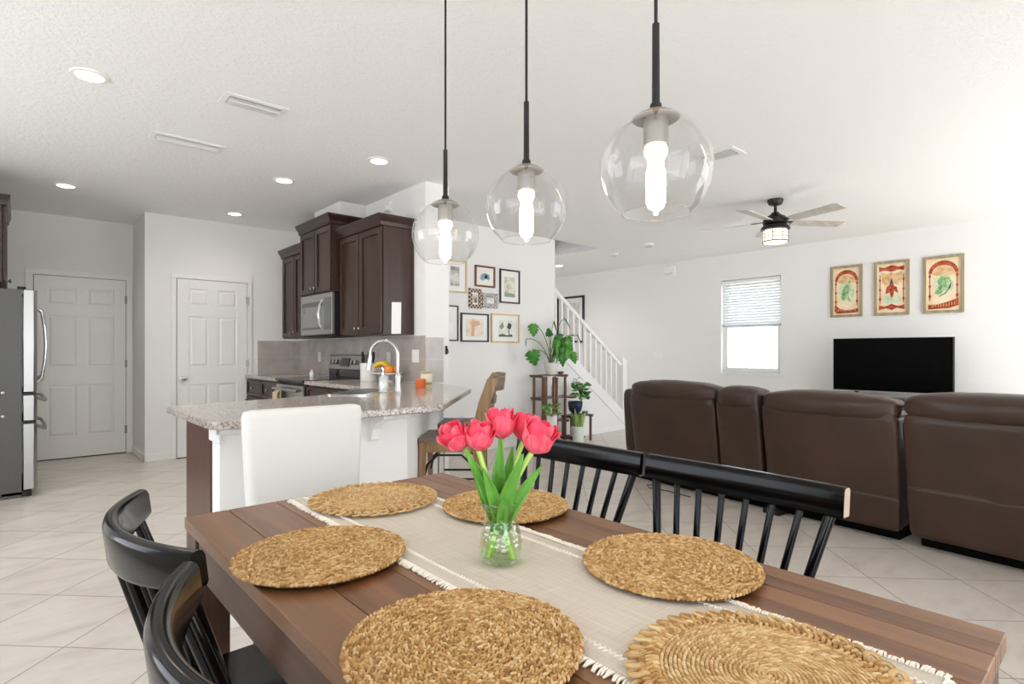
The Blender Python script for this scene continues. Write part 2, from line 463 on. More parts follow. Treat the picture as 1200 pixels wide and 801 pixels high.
# knee wall that carries the bar top
kn = MB()
outer = [(.645,2.60),(1.56,2.60),(2.36,3.42),(2.72,4.19)]; inner = [(2.60,4.19),(2.25,3.50),(1.51,2.72),(.645,2.72)]
kn.prism(outer+inner, 0, .878); struct(kn.build('wall_peninsula', M['wall']))
tk = MB(); tk.prism([(.632,2.572),(1.57,2.572),(2.385,3.405),(2.40,3.45),(2.35,3.42),(1.56,2.60),(.632,2.60)], .835, .878)
tk.box(.632,.645,2.572,2.73,.80,.878)
struct(tk.build('trim_1', M['trim'], bevel=.006))
cbm = MB(); cbm.prism([(2.60,.878),(2.44,.878),(2.44,.862),(2.47,.85),(2.52,.835),(2.56,.80),(2.575,.745),(2.60,.735)], 1.335, 1.385, lambda u,v,w:(w,u,v))
struct(cbm.build('trim_4', M['trim'], bevel=.003))
# baseboards
def base(name, segs):
    b = MB()
    for s in segs: b.box(*s, 0, .085); 
    return struct(b.build(name, M['trim'], bevel=.004))
base('baseboard_back', [(.02,.06,AY-.013,AY)])
base('baseboard_pantry', [(1.017,1.03,KY-.013,AY),(1.017,1.27,KY-.013,KY),(2.12,2.2,KY-.013,KY)])
base('baseboard_gallery', [(CX+.25,6.93,GY-.013,GY),(CX+.25,CX+.263,4.19,GY-.013)])
base('baseboard_right', [(TX-.013,TX,-2.2,9.1)])
base('baseboard_peninsula', [(.64,1.55,2.588,2.60)])
# splashback tiles
bs = MB(); bs.box(CX-.008,CX,4.19,KY,.916,1.335); bs.box(2.185,CX-.008,KY-.008,KY,.916,1.325); bs.box(CX-.008,2.885,4.182,4.19,.916,1.318)
struct(bs.build('trim_2', M['tile']))

# doors
def door(name, x0, x1, y, ztop, cl, cr, hinges, knob):
    e = senv(name); w = x1-x0
    d = MB(); d.box(x0,x1,y-.012,y,.012,ztop)
    st = .115; ms = .10; xa, xb = x0+st, x1-st; xm = (x0+x1)/2
    rows = [(.25,.82),(1.02,1.59),(1.71,1.90)]
    zz = [(.012,.25),(.82,1.02),(1.59,1.71),(1.90,ztop)]
    for a, b in zz: d.box(xa,xb,y-.026,y-.012,a,b)
    for a, b in ((x0,xa),(xb,x1)): d.box(a,b,y-.026,y-.012,.012,ztop)
    for a, b in rows:
        d.box(xm-ms/2,xm+ms/2,y-.026,y-.012,a,b)
        for p, q in ((xa,xm-ms/2),(xm+ms/2,xb)):
            i, j = .012, .034
            o = [(p+i,y-.0125,a+i),(q-i,y-.0125,a+i),(q-i,y-.0125,b-i),(p+i,y-.0125,b-i)]
            f = [(p+j,y-.023,a+j),(q-j,y-.023,a+j),(q-j,y-.023,b-j),(p+j,y-.023,b-j)]
            d.hexa(o+f)
    d.build('door_panel', M['trim'], e, bevel=.002)
    c = MB(); t = .058
    for a, b in ((x0-cl,x0-.006),(x1+.006,x1+cr)): c.box(a,b,y-.02,y,0,ztop+.006)
    c.box(x0-cl,x1+cr,y-.02,y,ztop+.006,ztop+.064)
    c.build('door_casing', M['trim'], e, bevel=.005)
    g = MB(); g.box(x0-.006,x1+.006,y-.004,y-.0005,0,ztop+.006); g.build('door_gap', M['black'], e)
    for z in hinges:
        h = MB(); h.tube([(x1+.003,y-.03,z-.045),(x1+.003,y-.03,z+.045)], .006); h.box(x1-.012,x1+.014,y-.028,y-.021,z-.045,z+.045)
        h.build('hinge', M['nickel'], e)
    k = MB(); kx, kz = knob
    k.lathe([(.0,0),(.03,0),(.03,.008),(.012,.012),(.012,.035),(.026,.045),(.029,.058),(.022,.07),(0,.073)], 20, (kx,y-.026,kz), Matrix.Rotation(PI/2,3,'X'))
    k.build('knob', M['nickel'], e, smooth=True)
door('door_1', .135, .957, AY, 2.025, .073, .07, (1.80,1.05,.28), (.188,.905))
door('door_2', 1.330, 2.061, KY, 2.005, .058, .058, (1.80,1.05,.28), (1.388,.895))

# window with the blind and the yard outside
we = senv('window_1')
f = MB()
def ring(mb, y0, y1, z0, z1, t, xa, xb):
    mb.box(xa,xb,y0,y0+t,z0,z1); mb.box(xa,xb,y1-t,y1,z0,z1); mb.box(xa,xb,y0+t,y1-t,z0,z0+t); mb.box(xa,xb,y0+t,y1-t,z1-t,z1)
ring(f, wy0, wy1, wz0, wz1, .035, TX+.06, TX+.13); f.build('window_frame', M['trim'], we, bevel=.003)
f = MB(); ring(f, wy0+.036, wy1-.036, wz0+.036, 1.60, .038, TX+.065, TX+.095); ring(f, wy0+.036, wy1-.036, 1.60, wz1-.036, .03, TX+.1, TX+.125); f.build('window_sash', M['trim'], we, bevel=.003)
MB().box(TX+.078,TX+.082,wy0+.07,wy1-.07,wz0+.07,1.565).box(TX+.11,TX+.114,wy0+.06,wy1-.06,1.63,wz1-.06).build('window_pane', M['pane'], we)
MB().box(TX-.03,TX+.06,wy0-.035,wy1+.035,wz0-.028,wz0).build('window_sill', M['trim'], we, bevel=.004)
MB().bar((TX+.062,3.98,.91),(TX+.062,3.98,.99),.02,.02).build('window_latch', M['white'], we)
bl = thing('window_blind', 'white slatted blind lowered over the top half of the window beside the pictures', 'blind', (TX+.03,(wy0+wy1)/2,2.28))
hw = (wy1-wy0)/2-.012
MB().box(-.025,.025,-hw,hw,-.04,.0).build('headrail', M['white'], bl)
s = MB()
for k in range(15):
    z = -.065-k*.0415; s.hexa([(-.012,-hw,z-.019),(.008,-hw,z+.018),(.008,hw,z+.018),(-.012,hw,z-.019),(-.010,-hw,z-.021),(.010,-hw,z+.016),(.010,hw,z+.016),(-.010,hw,z-.021)])
s.build('slats', M['slat'], bl)
MB().box(-.02,.02,-hw,hw,-.70,-.675).build('bottom_rail', plain('grey_blind_rail','#c4c4c4',.5), bl, bevel=.003)
MB().tube([(-.026,hw-.13,-.03),(-.026,hw-.13,-.52)], .004).build('wand', M['white'], bl)
MB().box(-.028,-.022,hw-.145,hw-.115,-.2,-.17).build('cord_cleat', M['white'], bl)
struct(MB().box(TX+.15,18,-8,16,-.3,-.15).build('ground', M['lawn']))
fe = thing('vinyl_fence', 'white vinyl yard fence outside the window', 'fence', (12.2,6,-.15))
b = MB()
for k in range(44): b.box(-.02,.02,-4.+k*.2,-4.+k*.2+.194,.05,1.72)
b.build('fence_panel', M['fence'], fe)
MB().box(-.03,.03,-4,4.8,1.72,1.80).box(-.03,.03,-4,4.8,0,.06).build('fence_rail', M['fence'], fe)
hs = MB()
hs.box(15.0,15.2,2,7.3,-.15,5.5); struct(hs.build('wall_neighbour', M['fence']))
ss = thing('garden_shed', 'pale blue shed seen at the left of the window', 'shed', (9.9,5.27,-.15))
MB().box(-.35,.35,-.28,.9,0,1.95).build('shed_wall', M['lightblue'], ss)
MB().prism([(-.32,1.95),(.94,1.95),(.31,2.25)], -.4, .4, lambda u,v,w:(w,u,v)).build('shed_roof', M['fence'], ss)
MB().box(-.375,-.35,-.20,-.08,1.42,1.6).build('shed_vent', M['black'], ss)

# ------------------------------------------------------------------ staircase
stc = senv('stair_flight')
t = MB(); rise, run = .188, .252
x = 7.05
for k in range(14):
    t.box(x-run*(k+1), x-run*k+.02, GY+.125, oy1-.01, max(0.0,rise*(k+1)-.30) if k else 0, rise*(k+1))
t.build('stair_steps', M['white'], stc)
rl = thing('stair_railing', 'white wooden stair railing with square balusters rising beyond the plant shelf', 'railing', (5.45,GY+.06,0))
def zr(x): return 2.030-.715*(x-5.508)
sk = MB(); sk.prism([(5.43-5.45,zs(5.43)-.16),(7.0-5.45,zs(7.0)-.16),(7.0-5.45,zs(7.0)+.03),(5.43-5.45,zs(5.43)+.03)], -.075, .075, lambda u,v,w:(u,w,v))
sk.build('skirt_board', M['trim'], rl, bevel=.004)
for k in range(12):
    xx = 5.50+.1195*k
    MB().box(xx-5.45-.0155,xx-5.45+.0155,-.0155,.0155,zs(xx)+.02,zr(xx)-.03).build('baluster', M['trim'], rl)
hr = MB(); a = Vector((5.44-5.45,0,zr(5.44)-.025)); b2 = Vector((6.93-5.45,0,zr(6.93)-.025)); hr.bar(a,b2,.06,.055)
hr.build('handrail', M['trim'], rl, bevel=.01)
nw = MB(); nx = 6.985-5.45
nw.box(nx-.05,nx+.05,-.05,.05,0,1.03); nw.box(nx-.064,nx+.064,-.064,.064,1.03,1.05); nw.hexa([(nx-.05,-.05,1.05),(nx+.05,-.05,1.05),(nx+.05,.05,1.05),(nx-.05,.05,1.05),(nx-.02,-.02,1.10),(nx+.02,-.02,1.10),(nx+.02,.02,1.10),(nx-.02,.02,1.10)])
nw.box(nx-.052,nx+.052,-.052,.052,.86,.90)
nw.build('newel_post', M['trim'], rl, bevel=.003)

# ------------------------------------------------------------------ counters and kitchen units
def arc_corner(prev, p, nxt, r, n=6):
    prev, p, nxt = Vector(prev), Vector(p), Vector(nxt)
    a = (prev-p).normalized(); b = (nxt-p).normalized(); th = a.angle(b)
    l = r/math.tan(th/2); s_, e = p+a*l, p+b*l; c = p+(a+b).normalized()*(r/math.sin(th/2))
    out = []
    v0, v1 = s_-c, e-c
    a0 = math.atan2(v0.y,v0.x); a1 = math.atan2(v1.y,v1.x); da = (a1-a0+PI)%(2*PI)-PI
    for k in range(n+1): t = a0+da*k/n; out.append((c.x+r*math.cos(t), c.y+r*math.sin(t)))
    return out
A_, B_, C_, D_ = (.565,2.40),(1.655,2.405),(2.555,3.335),(2.79,4.18)
poly = arc_corner((.565,3.3),A_,B_,.05)+arc_corner(A_,B_,C_,.10)+arc_corner(B_,C_,D_,.12)+[D_,(CX,4.18),(CX-.009,4.19),(CX-.009,5.248),(2.03,5.248),(2.03,4.06),(1.42,3.45)]+arc_corner((1.42,3.3),(.565,3.30),A_,.03)
ct = thing('granite_countertop', 'speckled granite bar top wrapping round the kitchen peninsula', 'countertop', (0,0,0))
MB().prism(poly, .880, .914).build('worktop', M['granite'], ct, bevel=.008, seg=3)
ct2 = tag(MB().box(2.03,CX-.009,6.022,KY-.009,.880,.914).build('granite_worktop', M['granite'], bevel=.006), 'short granite worktop between the stove and the pantry wall', 'countertop')

def shaker(mb, y0, y1, z0, z1, x, t=.02, st=.055):
    """door leaf facing -x with a recessed centre panel"""
    mb.box(x-t,x,y0,y0+st,z0,z1); mb.box(x-t,x,y1-st,y1,z0,z1); mb.box(x-t,x,y0+st,y1-st,z0,z0+st); mb.box(x-t,x,y0+st,y1-st,z1-st,z1)
    mb.box(x-t+.013,x,y0+st,y1-st,z0+st,z1-st)
def knob(parent, x, y, z, d=(-1,0,0)):
    k = MB(); k.lathe([(0,0),(.006,0),(.006,.014),(.014,.02),(.015,.026),(.010,.031),(0,.032)], 14, (x,y,z), rot_to(d))
    return k.build('knob', M['nickel'], parent, smooth=True)
def upper(label, x, y0, y1, z0, z1, knobz):
    e = thing('wall_cabinet', label, 'cabinet', (0,0,0), 0, 'dark wall cabinets')
    MB().box(x,CX-.009,y0,y1,z0,z1).build('cabinet_body', M['espresso'], e, bevel=.002)
    c = MB()
    for (o0, o1, za, zb) in ((.0,.0,z1,z1+.02),):
        pass
    prof = [(0,z1-.035),(.012,z1-.03),(.018,z1),(.045,z1+.035),(.05,z1+.045),(.05,z1+.06)]
    rings = []
    for o, z in prof:
        rings.append([(CX-.009,y0-o,z),(x-.02-o,y0-o,z),(x-.02-o,y1+min(o,.0),z),(CX-.009,y1,z)])
    c.loft(rings); c.build('crown_molding', M['espresso_h'], e)
    ym = (y0+y1)/2
    for a, b in ((y0+.014,ym-.006),(ym+.006,y1-.014)):
        d = MB(); shaker(d, a, b, z0+.012, z1-.04, x-.001); dd = d.build('cabinet_door', M['espresso'], e, bevel=.003)
        knob(dd, x-.021, (b-.035 if b < ym else a+.035), knobz)
    return e
upper('dark wood wall cabinet at the open end, white paper taped to its side', 2.385, 4.372, 5.222, 1.345, 2.325, 1.405)
upper('dark raised wall cabinet directly over the microwave', 2.305, 5.232, 6.028, 1.782, 2.475, 1.84)
upper('dark wall cabinet left of the microwave in the pantry corner', 2.385, 6.038, 6.80, 1.345, 2.325, 1.405)
MB_ = MB().box(2.42,CX,5.32,5.96,2.54,CEIL); struct(MB_.build('trim_3', M['wall']))
tag(MB().prism([(2.462,1.347),(2.556,1.351),(2.560,1.632),(2.466,1.627)], 4.368, 4.3705, lambda u,v,w:(u,w,v)).build('paper_sheet', M['paper']), 'narrow white paper sheet taped to the side of the dark end cabinet', 'paper')
# over-fridge cabinet
oc = thing('refrigerator_cabinet', 'dark wall cabinet above the refrigerator at the left edge', 'cabinet', (0,0,0))
MB().box(-.745,-.088,6.0,6.96,1.745,2.39).build('cabinet_body', M['espresso'], oc, bevel=.002)
c = MB(); c.loft([[(-.745,6.0-o,z),(-.07+o,6.0-o,z),(-.07+o,6.96,z),(-.745,6.96,z)] for o, z in ((0,2.355),(.012,2.36),(.018,2.39),(.03,2.42),(.03,2.44))]); c.build('crown_molding', M['espresso_h'], oc)
for a, b in ((6.01,6.477),(6.483,6.95)):
    d = MB(); st = .055
    for q in ((a,a+st,1.757,2.35),(b-st,b,1.757,2.35),(a+st,b-st,1.757,1.81),(a+st,b-st,2.295,2.35)): d.box(-.087,-.067,*q)
    d.box(-.087,-.078,a+st,b-st,1.81,2.295); dd = d.build('cabinet_door', M['espresso'], oc, bevel=.003); knob(dd, -.067, a+.035 if a > 6.2 else b-.035, 1.80, (1,0,0))
# base cabinets
def basecab(name, label, x, y0, y1, n, panel=None):
    e = thing(name, label, 'cabinet', (0,0,0))
    MB().box(x+.02,CX-.01,y0,y1,.10,.878).box(x+.08,CX-.01,y0,y1,0,.10).build('cabinet_body', M['espresso'], e)
    w = (y1-y0)/n
    for k in range(n):
        a, b = y0+k*w+.006, y0+(k+1)*w-.006
        d = MB(); shaker(d, a, b, .68, .86, x+.019, st=.03); dd = d.build('drawer', M['espresso'], e, bevel=.003); knob(dd, x, (a+b)/2, .77)
        d = MB(); shaker(d, a, b, .12, .665, x+.019); dd = d.build('cabinet_door', M['espresso'], e, bevel=.003); knob(dd, x, b-.04, .62)
    return e
basecab('base_cabinet', 'dark base cabinet with drawers under the short worktop left of the stove', 2.05, 6.024, 7.09, 2)
basecab('base_cabinet', 'dark base cabinet under the granite between the stove and the sink', 2.05, 4.2, 5.246, 2)
pc = thing('peninsula_cabinet', 'dark brown cabinet end behind the white half wall of the peninsula', 'cabinet', (0,0,0))
MB().prism([(.66,2.722),(1.50,2.722),(2.24,3.50),(2.56,4.16),(2.10,4.16),(1.40,3.42),(1.36,3.26),(.66,3.26)], .10, .70).build('cabinet_body', M['espresso'], pc)
MB().box(.638,.66,2.724,3.19,0,.878).build('end_panel', M['panelwood'], pc, bevel=.002)
for k in range(2):
    d = MB(); a = .67+k*.34
    for q in ((a,a+.05,.12,.86),(a+.28,a+.33,.12,.86),(a+.05,a+.28,.12,.17),(a+.05,a+.28,.81,.86)): d.box(q[0],q[1],3.261,3.281,q[2],q[3])
    d.box(a+.05,a+.28,3.261,3.271,.17,.81); d.build('cabinet_door', M['espresso'], pc)
# stove
rg = thing('electric_range', 'stainless electric range with black glass cooktop and control backguard', 'stove', (0,0,0))
MB().box(2.06,CX-.012,5.256,6.014,.02,.895).build('oven_body', M['black'], rg)
MB().box(2.02,CX-.10,5.256,6.014,.896,.918).build('cooktop', M['blackglass'], rg, bevel=.004)
bg = MB(); bg.box(2.605,CX-.012,5.262,6.008,.918,1.005); bg.build('backguard_base', M['blackglass'], rg, bevel=.003)
bp = MB(); bp.hexa([(2.595,5.262,1.005),(CX-.012,5.262,1.005),(CX-.012,6.008,1.005),(2.595,6.008,1.005),(2.62,5.262,1.15),(CX-.012,5.262,1.15),(CX-.012,6.008,1.15),(2.62,6.008,1.15)])
bp.box(2.612,CX-.012,5.262,6.008,1.15,1.162)
bp = bp.build('backguard', M['steel'], rg, bevel=.004)
MB().hexa([(2.590,5.50,1.035),(2.61,5.50,1.035),(2.61,5.70,1.035),(2.590,5.70,1.035),(2.607,5.50,1.125),(2.62,5.50,1.125),(2.62,5.70,1.125),(2.607,5.70,1.125)]).build('display', M['blackglass'], bp)
for y in (5.34,5.42,5.78,5.86,5.94):
    k = MB(); k.lathe([(0,0),(.024,0),(.022,.025),(0,.027)], 16, (2.606,y,1.08), rot_to((-1,0,.17))); k.build('control_knob', M['nickel'], bp, smooth=True)
od = MB(); od.box(2.03,2.058,5.262,6.008,.22,.86); od = od.build('oven_door', M['steel'], rg, bevel=.004)
MB().box(2.026,2.031,5.36,5.91,.36,.72).build('oven_window', M['blackglass'], od)
hd = MB(); hd.tube([(1.985,5.30,.815),(1.985,5.97,.815)], .013, 10)
for y in (5.33,5.94): hd.tube([(1.985,y,.815),(2.032,y,.815)], .009)
hd.build('oven_handle', M['steel'], od, smooth=True)
MB().box(2.035,2.058,5.262,6.008,.04,.20).build('oven_drawer', M['steel'], rg, bevel=.004)
tw = MB()
for y0, y1 in ((5.80,5.86),(5.868,5.925)):
    tw.grid(lambda u,v: (1.985+.016*math.cos(PI*(u-.5)*2) - .0 if .42<u<.58 else (1.967 if u<.5 else 2.004), y0+(y1-y0)*v, (.50+.325*min(u,.5)*2) if u<.5 else (.60+.225*(1-u)*2)), 24, 4)
tag(tw.build('kitchen_towel', M['towel'], solid=.006), 'cream striped towel folded over the oven handle', 'towel')
# microwave
mw = thing('microwave', 'stainless microwave mounted under the raised cabinet', 'microwave', (0,0,0))
MB().box(2.33,CX-.01,5.236,6.022,1.37,1.776).build('microwave_body', M['black'], mw)
dm = MB().box(2.295,2.329,5.236,6.022,1.365,1.776).build('microwave_door', M['steel'], mw, bevel=.004)
MB().box(2.290,2.296,5.47,5.97,1.43,1.70).build('microwave_window', M['mwglass'], dm)
MB().box(2.2885,2.2955,5.47,5.97,1.655,1.70).box(2.2885,2.2955,5.47,5.97,1.42,1.44).build('door_band', plain('dark_grey_band','#55585a',.3), dm)
MB().box(2.290,2.2965,5.25,5.40,1.41,1.73).build('control_panel', plain('grey_panel','#6f7273',.3,.5), dm)
MB().tube([(2.292,5.45,1.42),(2.262,5.45,1.47),(2.25,5.45,1.565),(2.262,5.45,1.66),(2.292,5.45,1.71)], [.008,.011,.013,.011,.008], 10).build('microwave_handle', M['chrome'], dm, smooth=True)
MB().box(2.32,CX-.01,5.24,6.02,1.345,1.37).build('vent_grille', M['black'], mw)
# refrigerator
fr = thing('refrigerator', 'stainless french door refrigerator with dark grey side at the left edge', 'refrigerator', (0,0,0))
MB().box(-.72,.03,6.06,6.96,.02,1.70).box(-.1,.03,6.06,6.96,.0,.05).build('refrigerator_body', M['steel_dark'], fr, bevel=.004)
MB().box(.0,.055,6.09,6.16,1.70,1.725).box(.0,.055,6.86,6.93,1.70,1.725).build('hinge_cover', M['black'], fr)
def frdoor(y0, y1, z0, z1, nm):
    d = MB(); P = [(.038,y0),(.038,y1),(.105,y1),(.125,y1-.03),(.13,(y0+y1)/2),(.125,y0+.03),(.105,y0)]
    d.prism(P, z0, z1); return d.build(nm, M['steel'], fr, smooth=True, bevel=.004)
for y0, y1, hy in ((6.062,6.506,6.462),(6.512,6.958,6.556)):
    d = frdoor(y0, y1, .86, 1.70, 'refrigerator_door')
    MB().tube([(.125,hy,.92),(.165,hy,.96),(.185,hy,1.1),(.192,hy,1.25),(.185,hy,1.4),(.165,hy,1.54),(.125,hy,1.58)], .011, 10).build('door_handle', M['chrome'], d, smooth=True)
for z0, z1 in ((.625,.835),(.06,.60)):
    d = frdoor(6.062, 6.958, z0, z1, 'freezer_drawer')
    z = z1-.05
    MB().tube([(.12,6.10,z+.03),(.175,6.12,z-.0),(.185,6.3,z-.01),(.185,6.72,z-.01),(.175,6.90,z),(.12,6.92,z+.03)], .014, 10).build('drawer_handle', M['steel'], d, smooth=True)
for q in ((.10,.838,.857),(.10,.602,.623),(.09,.01,.055)): MB().box(.032,q[0],6.065,6.955,q[1],q[2]).build('door_gasket', M['black'], fr)
for z, y in ((.86,6.058),(.67,6.058)):
    MB().ell((-.085,y,z), (.014,.006,.014), None, 12, 8).build('screw_cap', M['nickel'], fr, smooth=True)

# sink, tap and things on the counter
DI = Vector((.7071,.7071,0)); DN = Vector((-.7071,.7071,0)); D0 = Vector((1.655,2.405,.914))
def dg(a, b, z=0.): return D0+DI*a+DN*b+Vector((0,0,z))
sk_ = thing('kitchen_sink', 'stainless sink set into the corner of the granite behind the tap', 'sink', dg(.90,.72,.0), PI/4)
r_ = MB()
o = rrect(-.33,.33,-.13,.15,.05); i_ = rrect(-.30,.30,-.10,.12,.04)
r_.loft([[(x,y,.0015) for x,y in o],[(x,y,.006) for x,y in o],[(x,y,.006) for x,y in i_],[(x,y,.0016) for x,y in i_]], False, False)
r_.build('sink_rim', M['chrome'], sk_)
bw = MB(); bw.loft([[(x,y,.004) for x,y in i_],[(x*.97,y*.97,.0022) for x,y in i_]], False, True); bw.build('basin', M['steel'], sk_)
MB().lathe([(0,.0023),(.03,.0023),(.034,.0035),(0,.0036)], 20, (0,0,0)).build('drain', M['chrome'], sk_)
fb = dg(.985,.50)
ft = thing('kitchen_faucet', 'tall brushed nickel gooseneck tap on the bar top', 'faucet', fb, PI/4)
# local y points to the basin
ft_p = [(0,0,.03),(0,0,.20)]
for k in range(13):
    th = PI*k/12*1.02; ft_p.append((0,.098-.098*math.cos(th),.255+.098*math.sin(th)))
f_ = MB(); f_.tube(ft_p, .0125, 12); f_.build('spout', M['nickel'], ft, smooth=True)
MB().lathe([(0,0),(.028,0),(.026,.012),(.021,.05),(.021,.105),(.014,.13),(0,.131)], 24).build('faucet_base', M['nickel'], ft, smooth=True)
l = ft_p[-1]; MB().tube([(0,l[1],l[2]),(0,l[1]+.006,l[2]-.05),(0,l[1]+.012,l[2]-.10)], [.0135,.018,.021], 14).build('spray_head', M['nickel'], ft, smooth=True)
MB().tube([(.02,0,.075),(.075,-.012,.105)], [.008,.005], 10).build('lever', M['nickel'], ft, smooth=True)
sd = thing('soap_bottle', 'clear soap bottle with silver pump beside the tap', 'soap dispenser', dg(.885,.575))
MB().lathe([(0,.001),(.027,.001),(.029,.01),(.029,.095),(.014,.115),(.012,.12),(0,.12)], 24).build('bottle', plain('frosted_bottle','#dcdcd6',.15,.3), sd, smooth=True)
MB().lathe([(0,.12),(.013,.12),(.013,.135),(.005,.138),(.005,.165),(0,.165)], 14).tube([(0,0,.16),(-.02,.03,.165),(-.022,.036,.155)], .005).build('pump', M['chrome'], sd, smooth=True)
# knife crock
kb = thing('utensil_crock', 'tall white crock on the granite beneath the end cabinet', 'crock', (2.47,4.80,.915))
MB().lathe([(0,0),(.078,0),(.082,.01),(.082,.165),(.076,.17),(.076,.03),(0,.028)], 28).build('crock_body', M['ceramic'], kb, smooth=True)
for k, (dx, dy, lean) in enumerate(((-.035,.025,-.03),(.0,.0,.0),(.02,-.035,-.02),(.035,.03,.035),(-.01,-.03,.05))):
    u = MB(); u.tube([(0,0,0),(0,0,.15)], .006, 8); u.tube([(0,0,.15),(0,-.004,.19),(0,0,.245)], [.012,.017,.011], 8)
    lab = ['black handled utensil at the back left of the white crock','black handled utensil upright in the middle of the white crock','black handled utensil at the front of the white crock','black handled utensil leaning away at the rim of the white crock','black handled utensil leaning right in the white crock'][k]
    o_ = tag(u.build('utensil', M['black'], smooth=True, loc=(2.47+dx*.9,4.80+dy*.9,.946)), lab, 'utensil', 'utensils in the white crock'); o_.rotation_euler = (lean*2.4, dx*2., 0)
# fruit plate
pl = Vector((2.52,4.55,.915))
ps = thing('fruit_stand', 'footed white plate holding fruit behind the tap', 'plate', pl)
MB().lathe([(0,0),(.06,0),(.055,.008),(.018,.02),(.016,.055),(.03,.066),(.14,.076),(.145,.086),(.138,.085),(.03,.075),(0,.074)], 32).build('plate', M['ceramic'], ps, smooth=True)
for k in range(4):
    bn = MB(); pts = []; rr = []
    for j in range(9):
        t_ = j/8; an = -.9+1.8*t_; pts.append((0., .085*math.sin(an)+.0, .125*math.cos(an)-.055)); rr.append(.003+.0125*math.sin(PI*min(1,max(0,t_*.92+.04)))**.6)
    bn.tube(pts, rr, 8)
    lb = ['banana at the pantry side of the bunch on the white plate','second banana of the bunch on the white plate','third banana of the bunch on the white plate','banana at the front of the bunch, nearest the oranges'][k]
    o_ = tag(bn.build('banana', M['banana'], smooth=True, loc=pl+Vector((-.065+.026*k,.0+.021*k,.105))), lb, 'banana', 'bananas on the fruit plate'); o_.rotation_euler = (0,0,.7)
for k, (dx, dy, lb) in enumerate(((.05,-.07,'orange resting on the white plate right of the bananas'),(-.035,-.085,'orange at the front edge of the white fruit plate'))):
    tag(MB().ell((0,0,0), (.036,.036,.034), None, 16, 10).build('orange', M['orange'], smooth='all', loc=pl+Vector((dx,dy,.115))), lb, 'orange', 'oranges on the fruit plate')
cn = thing('candle', 'short orange candle cup at the end of the bar top', 'candle', (2.315,3.66,.915))
MB().lathe([(0,0),(.036,0),(.04,.006),(.04,.065),(.035,.068),(.034,.06),(0,.058)], 24).build('candle_cup', M['orangewax'], cn, smooth=True)
MB().tube([(0,0,.056),(0,0,.07)], .002).build('wick', M['black'], cn)
jr = thing('storage_jar', 'glass jar with cream label and wooden lid beside the orange candle', 'jar', (2.42,3.745,.915))
MB().lathe([(0,0),(.044,0),(.046,.005),(.046,.10),(.042,.105),(0,.105)], 28).build('jar_body', M['cream'], jr, smooth=True)
MB().lathe([(0,.105),(.047,.105),(.047,.118),(0,.118)], 28).build('jar_lid', plain('bamboo_lid','#b8a77c',.5), jr, smooth=True)
MB().lathe([(.0465,.015),(.0468,.03),(.0468,.035),(.0465,.036)], 28, cap=False).build('label_band', plain('gold_band','#b49a52',.4), jr)
sh = thing('salt_shaker', 'small white rounded shaker at the back corner of the cooktop', 'shaker', (2.45,6.10,.915))
MB().lathe([(0,0),(.025,0),(.03,.02),(.028,.045),(.018,.062),(0,.066)], 20).build('shaker_body', M['ceramic'], sh, smooth=True)
MB().lathe([(.019,.058),(.02,.068),(.012,.078),(0,.08)], 16).build('shaker_cap', M['ceramic'], sh, smooth=True)
def plate_x(label, x, y, z, name='wall_outlet', w=.075, h=.118, cat='outlet', toggles=1):
    e = thing(name, label, cat, (x,y,z))
    MB().box(-.006,0,-w/2,w/2,-h/2,h/2).build('cover_plate', M['white'], e, bevel=.003)
    for k in range(toggles):
        yy = (k-(toggles-1)/2)*.046
        MB().box(-.009,-.005,yy-.016,yy+.016,-.033,.033).build('rocker', M['white'], e, bevel=.002)
plate_x('white outlet plate on the tiles left of the stove controls', CX-.008, 6.47, 1.13)
plate_x('white outlet plate on the tiles behind the tap', CX-.008, 4.83, 1.13)
plate_x('double white switch plate on the tiles at the wall end', CX-.008, 4.34, 1.15, 'light_switch', .115, .118, 'switch', 2)
plate_x('triple white switch plate low on the far wall beyond the sofa', TX, 5.505, 1.125, 'light_switch', .17, .118, 'switch', 3)
ch = thing('door_chime', 'white box chime mounted high on the far wall near the ceiling', 'chime', (TX,5.255,2.54))
MB().box(-.055,0,-.11,.11,-.075,.085).build('chime_cover', M['white'], ch, bevel=.008)
MB().box(-.057,-.054,-.08,.08,-.055,-.045).box(-.057,-.054,-.08,.08,-.035,-.025).build('chime_slots', plain('grey_slots','#c9c9c7'), ch)
th_ = thing('wall_hook', 'small black hook on the white wall end beside the tiles', 'hook', (2.918,4.19,1.206))
MB().box(-.008,.008,-.012,0,-.04,.04).build('hook_plate', M['black'], th_, bevel=.003)
MB().tube([(0,-.01,.02),(0,-.03,.0),(0,-.035,-.02),(0,-.022,-.03)], .005).build('hook_arm', M['black'], th_, smooth=True)
sp = thing('motion_sensor', 'small white fitting high on the wall above the end cabinet', 'sensor', (CX,4.82,2.60))
MB().hexa([(-.05,-.05,-.05),(0,-.05,-.07),(0,.05,-.07),(-.05,.05,-.05),(-.03,-.04,.03),(0,-.05,.05),(0,.05,.05),(-.03,.04,.03)]).build('sensor_body', M['white'], sp, bevel=.006)
MB().ell((-.045,0,-.01),(.012,.025,.02),None,12,8).build('sensor_lens', M['white'], sp, smooth='all')

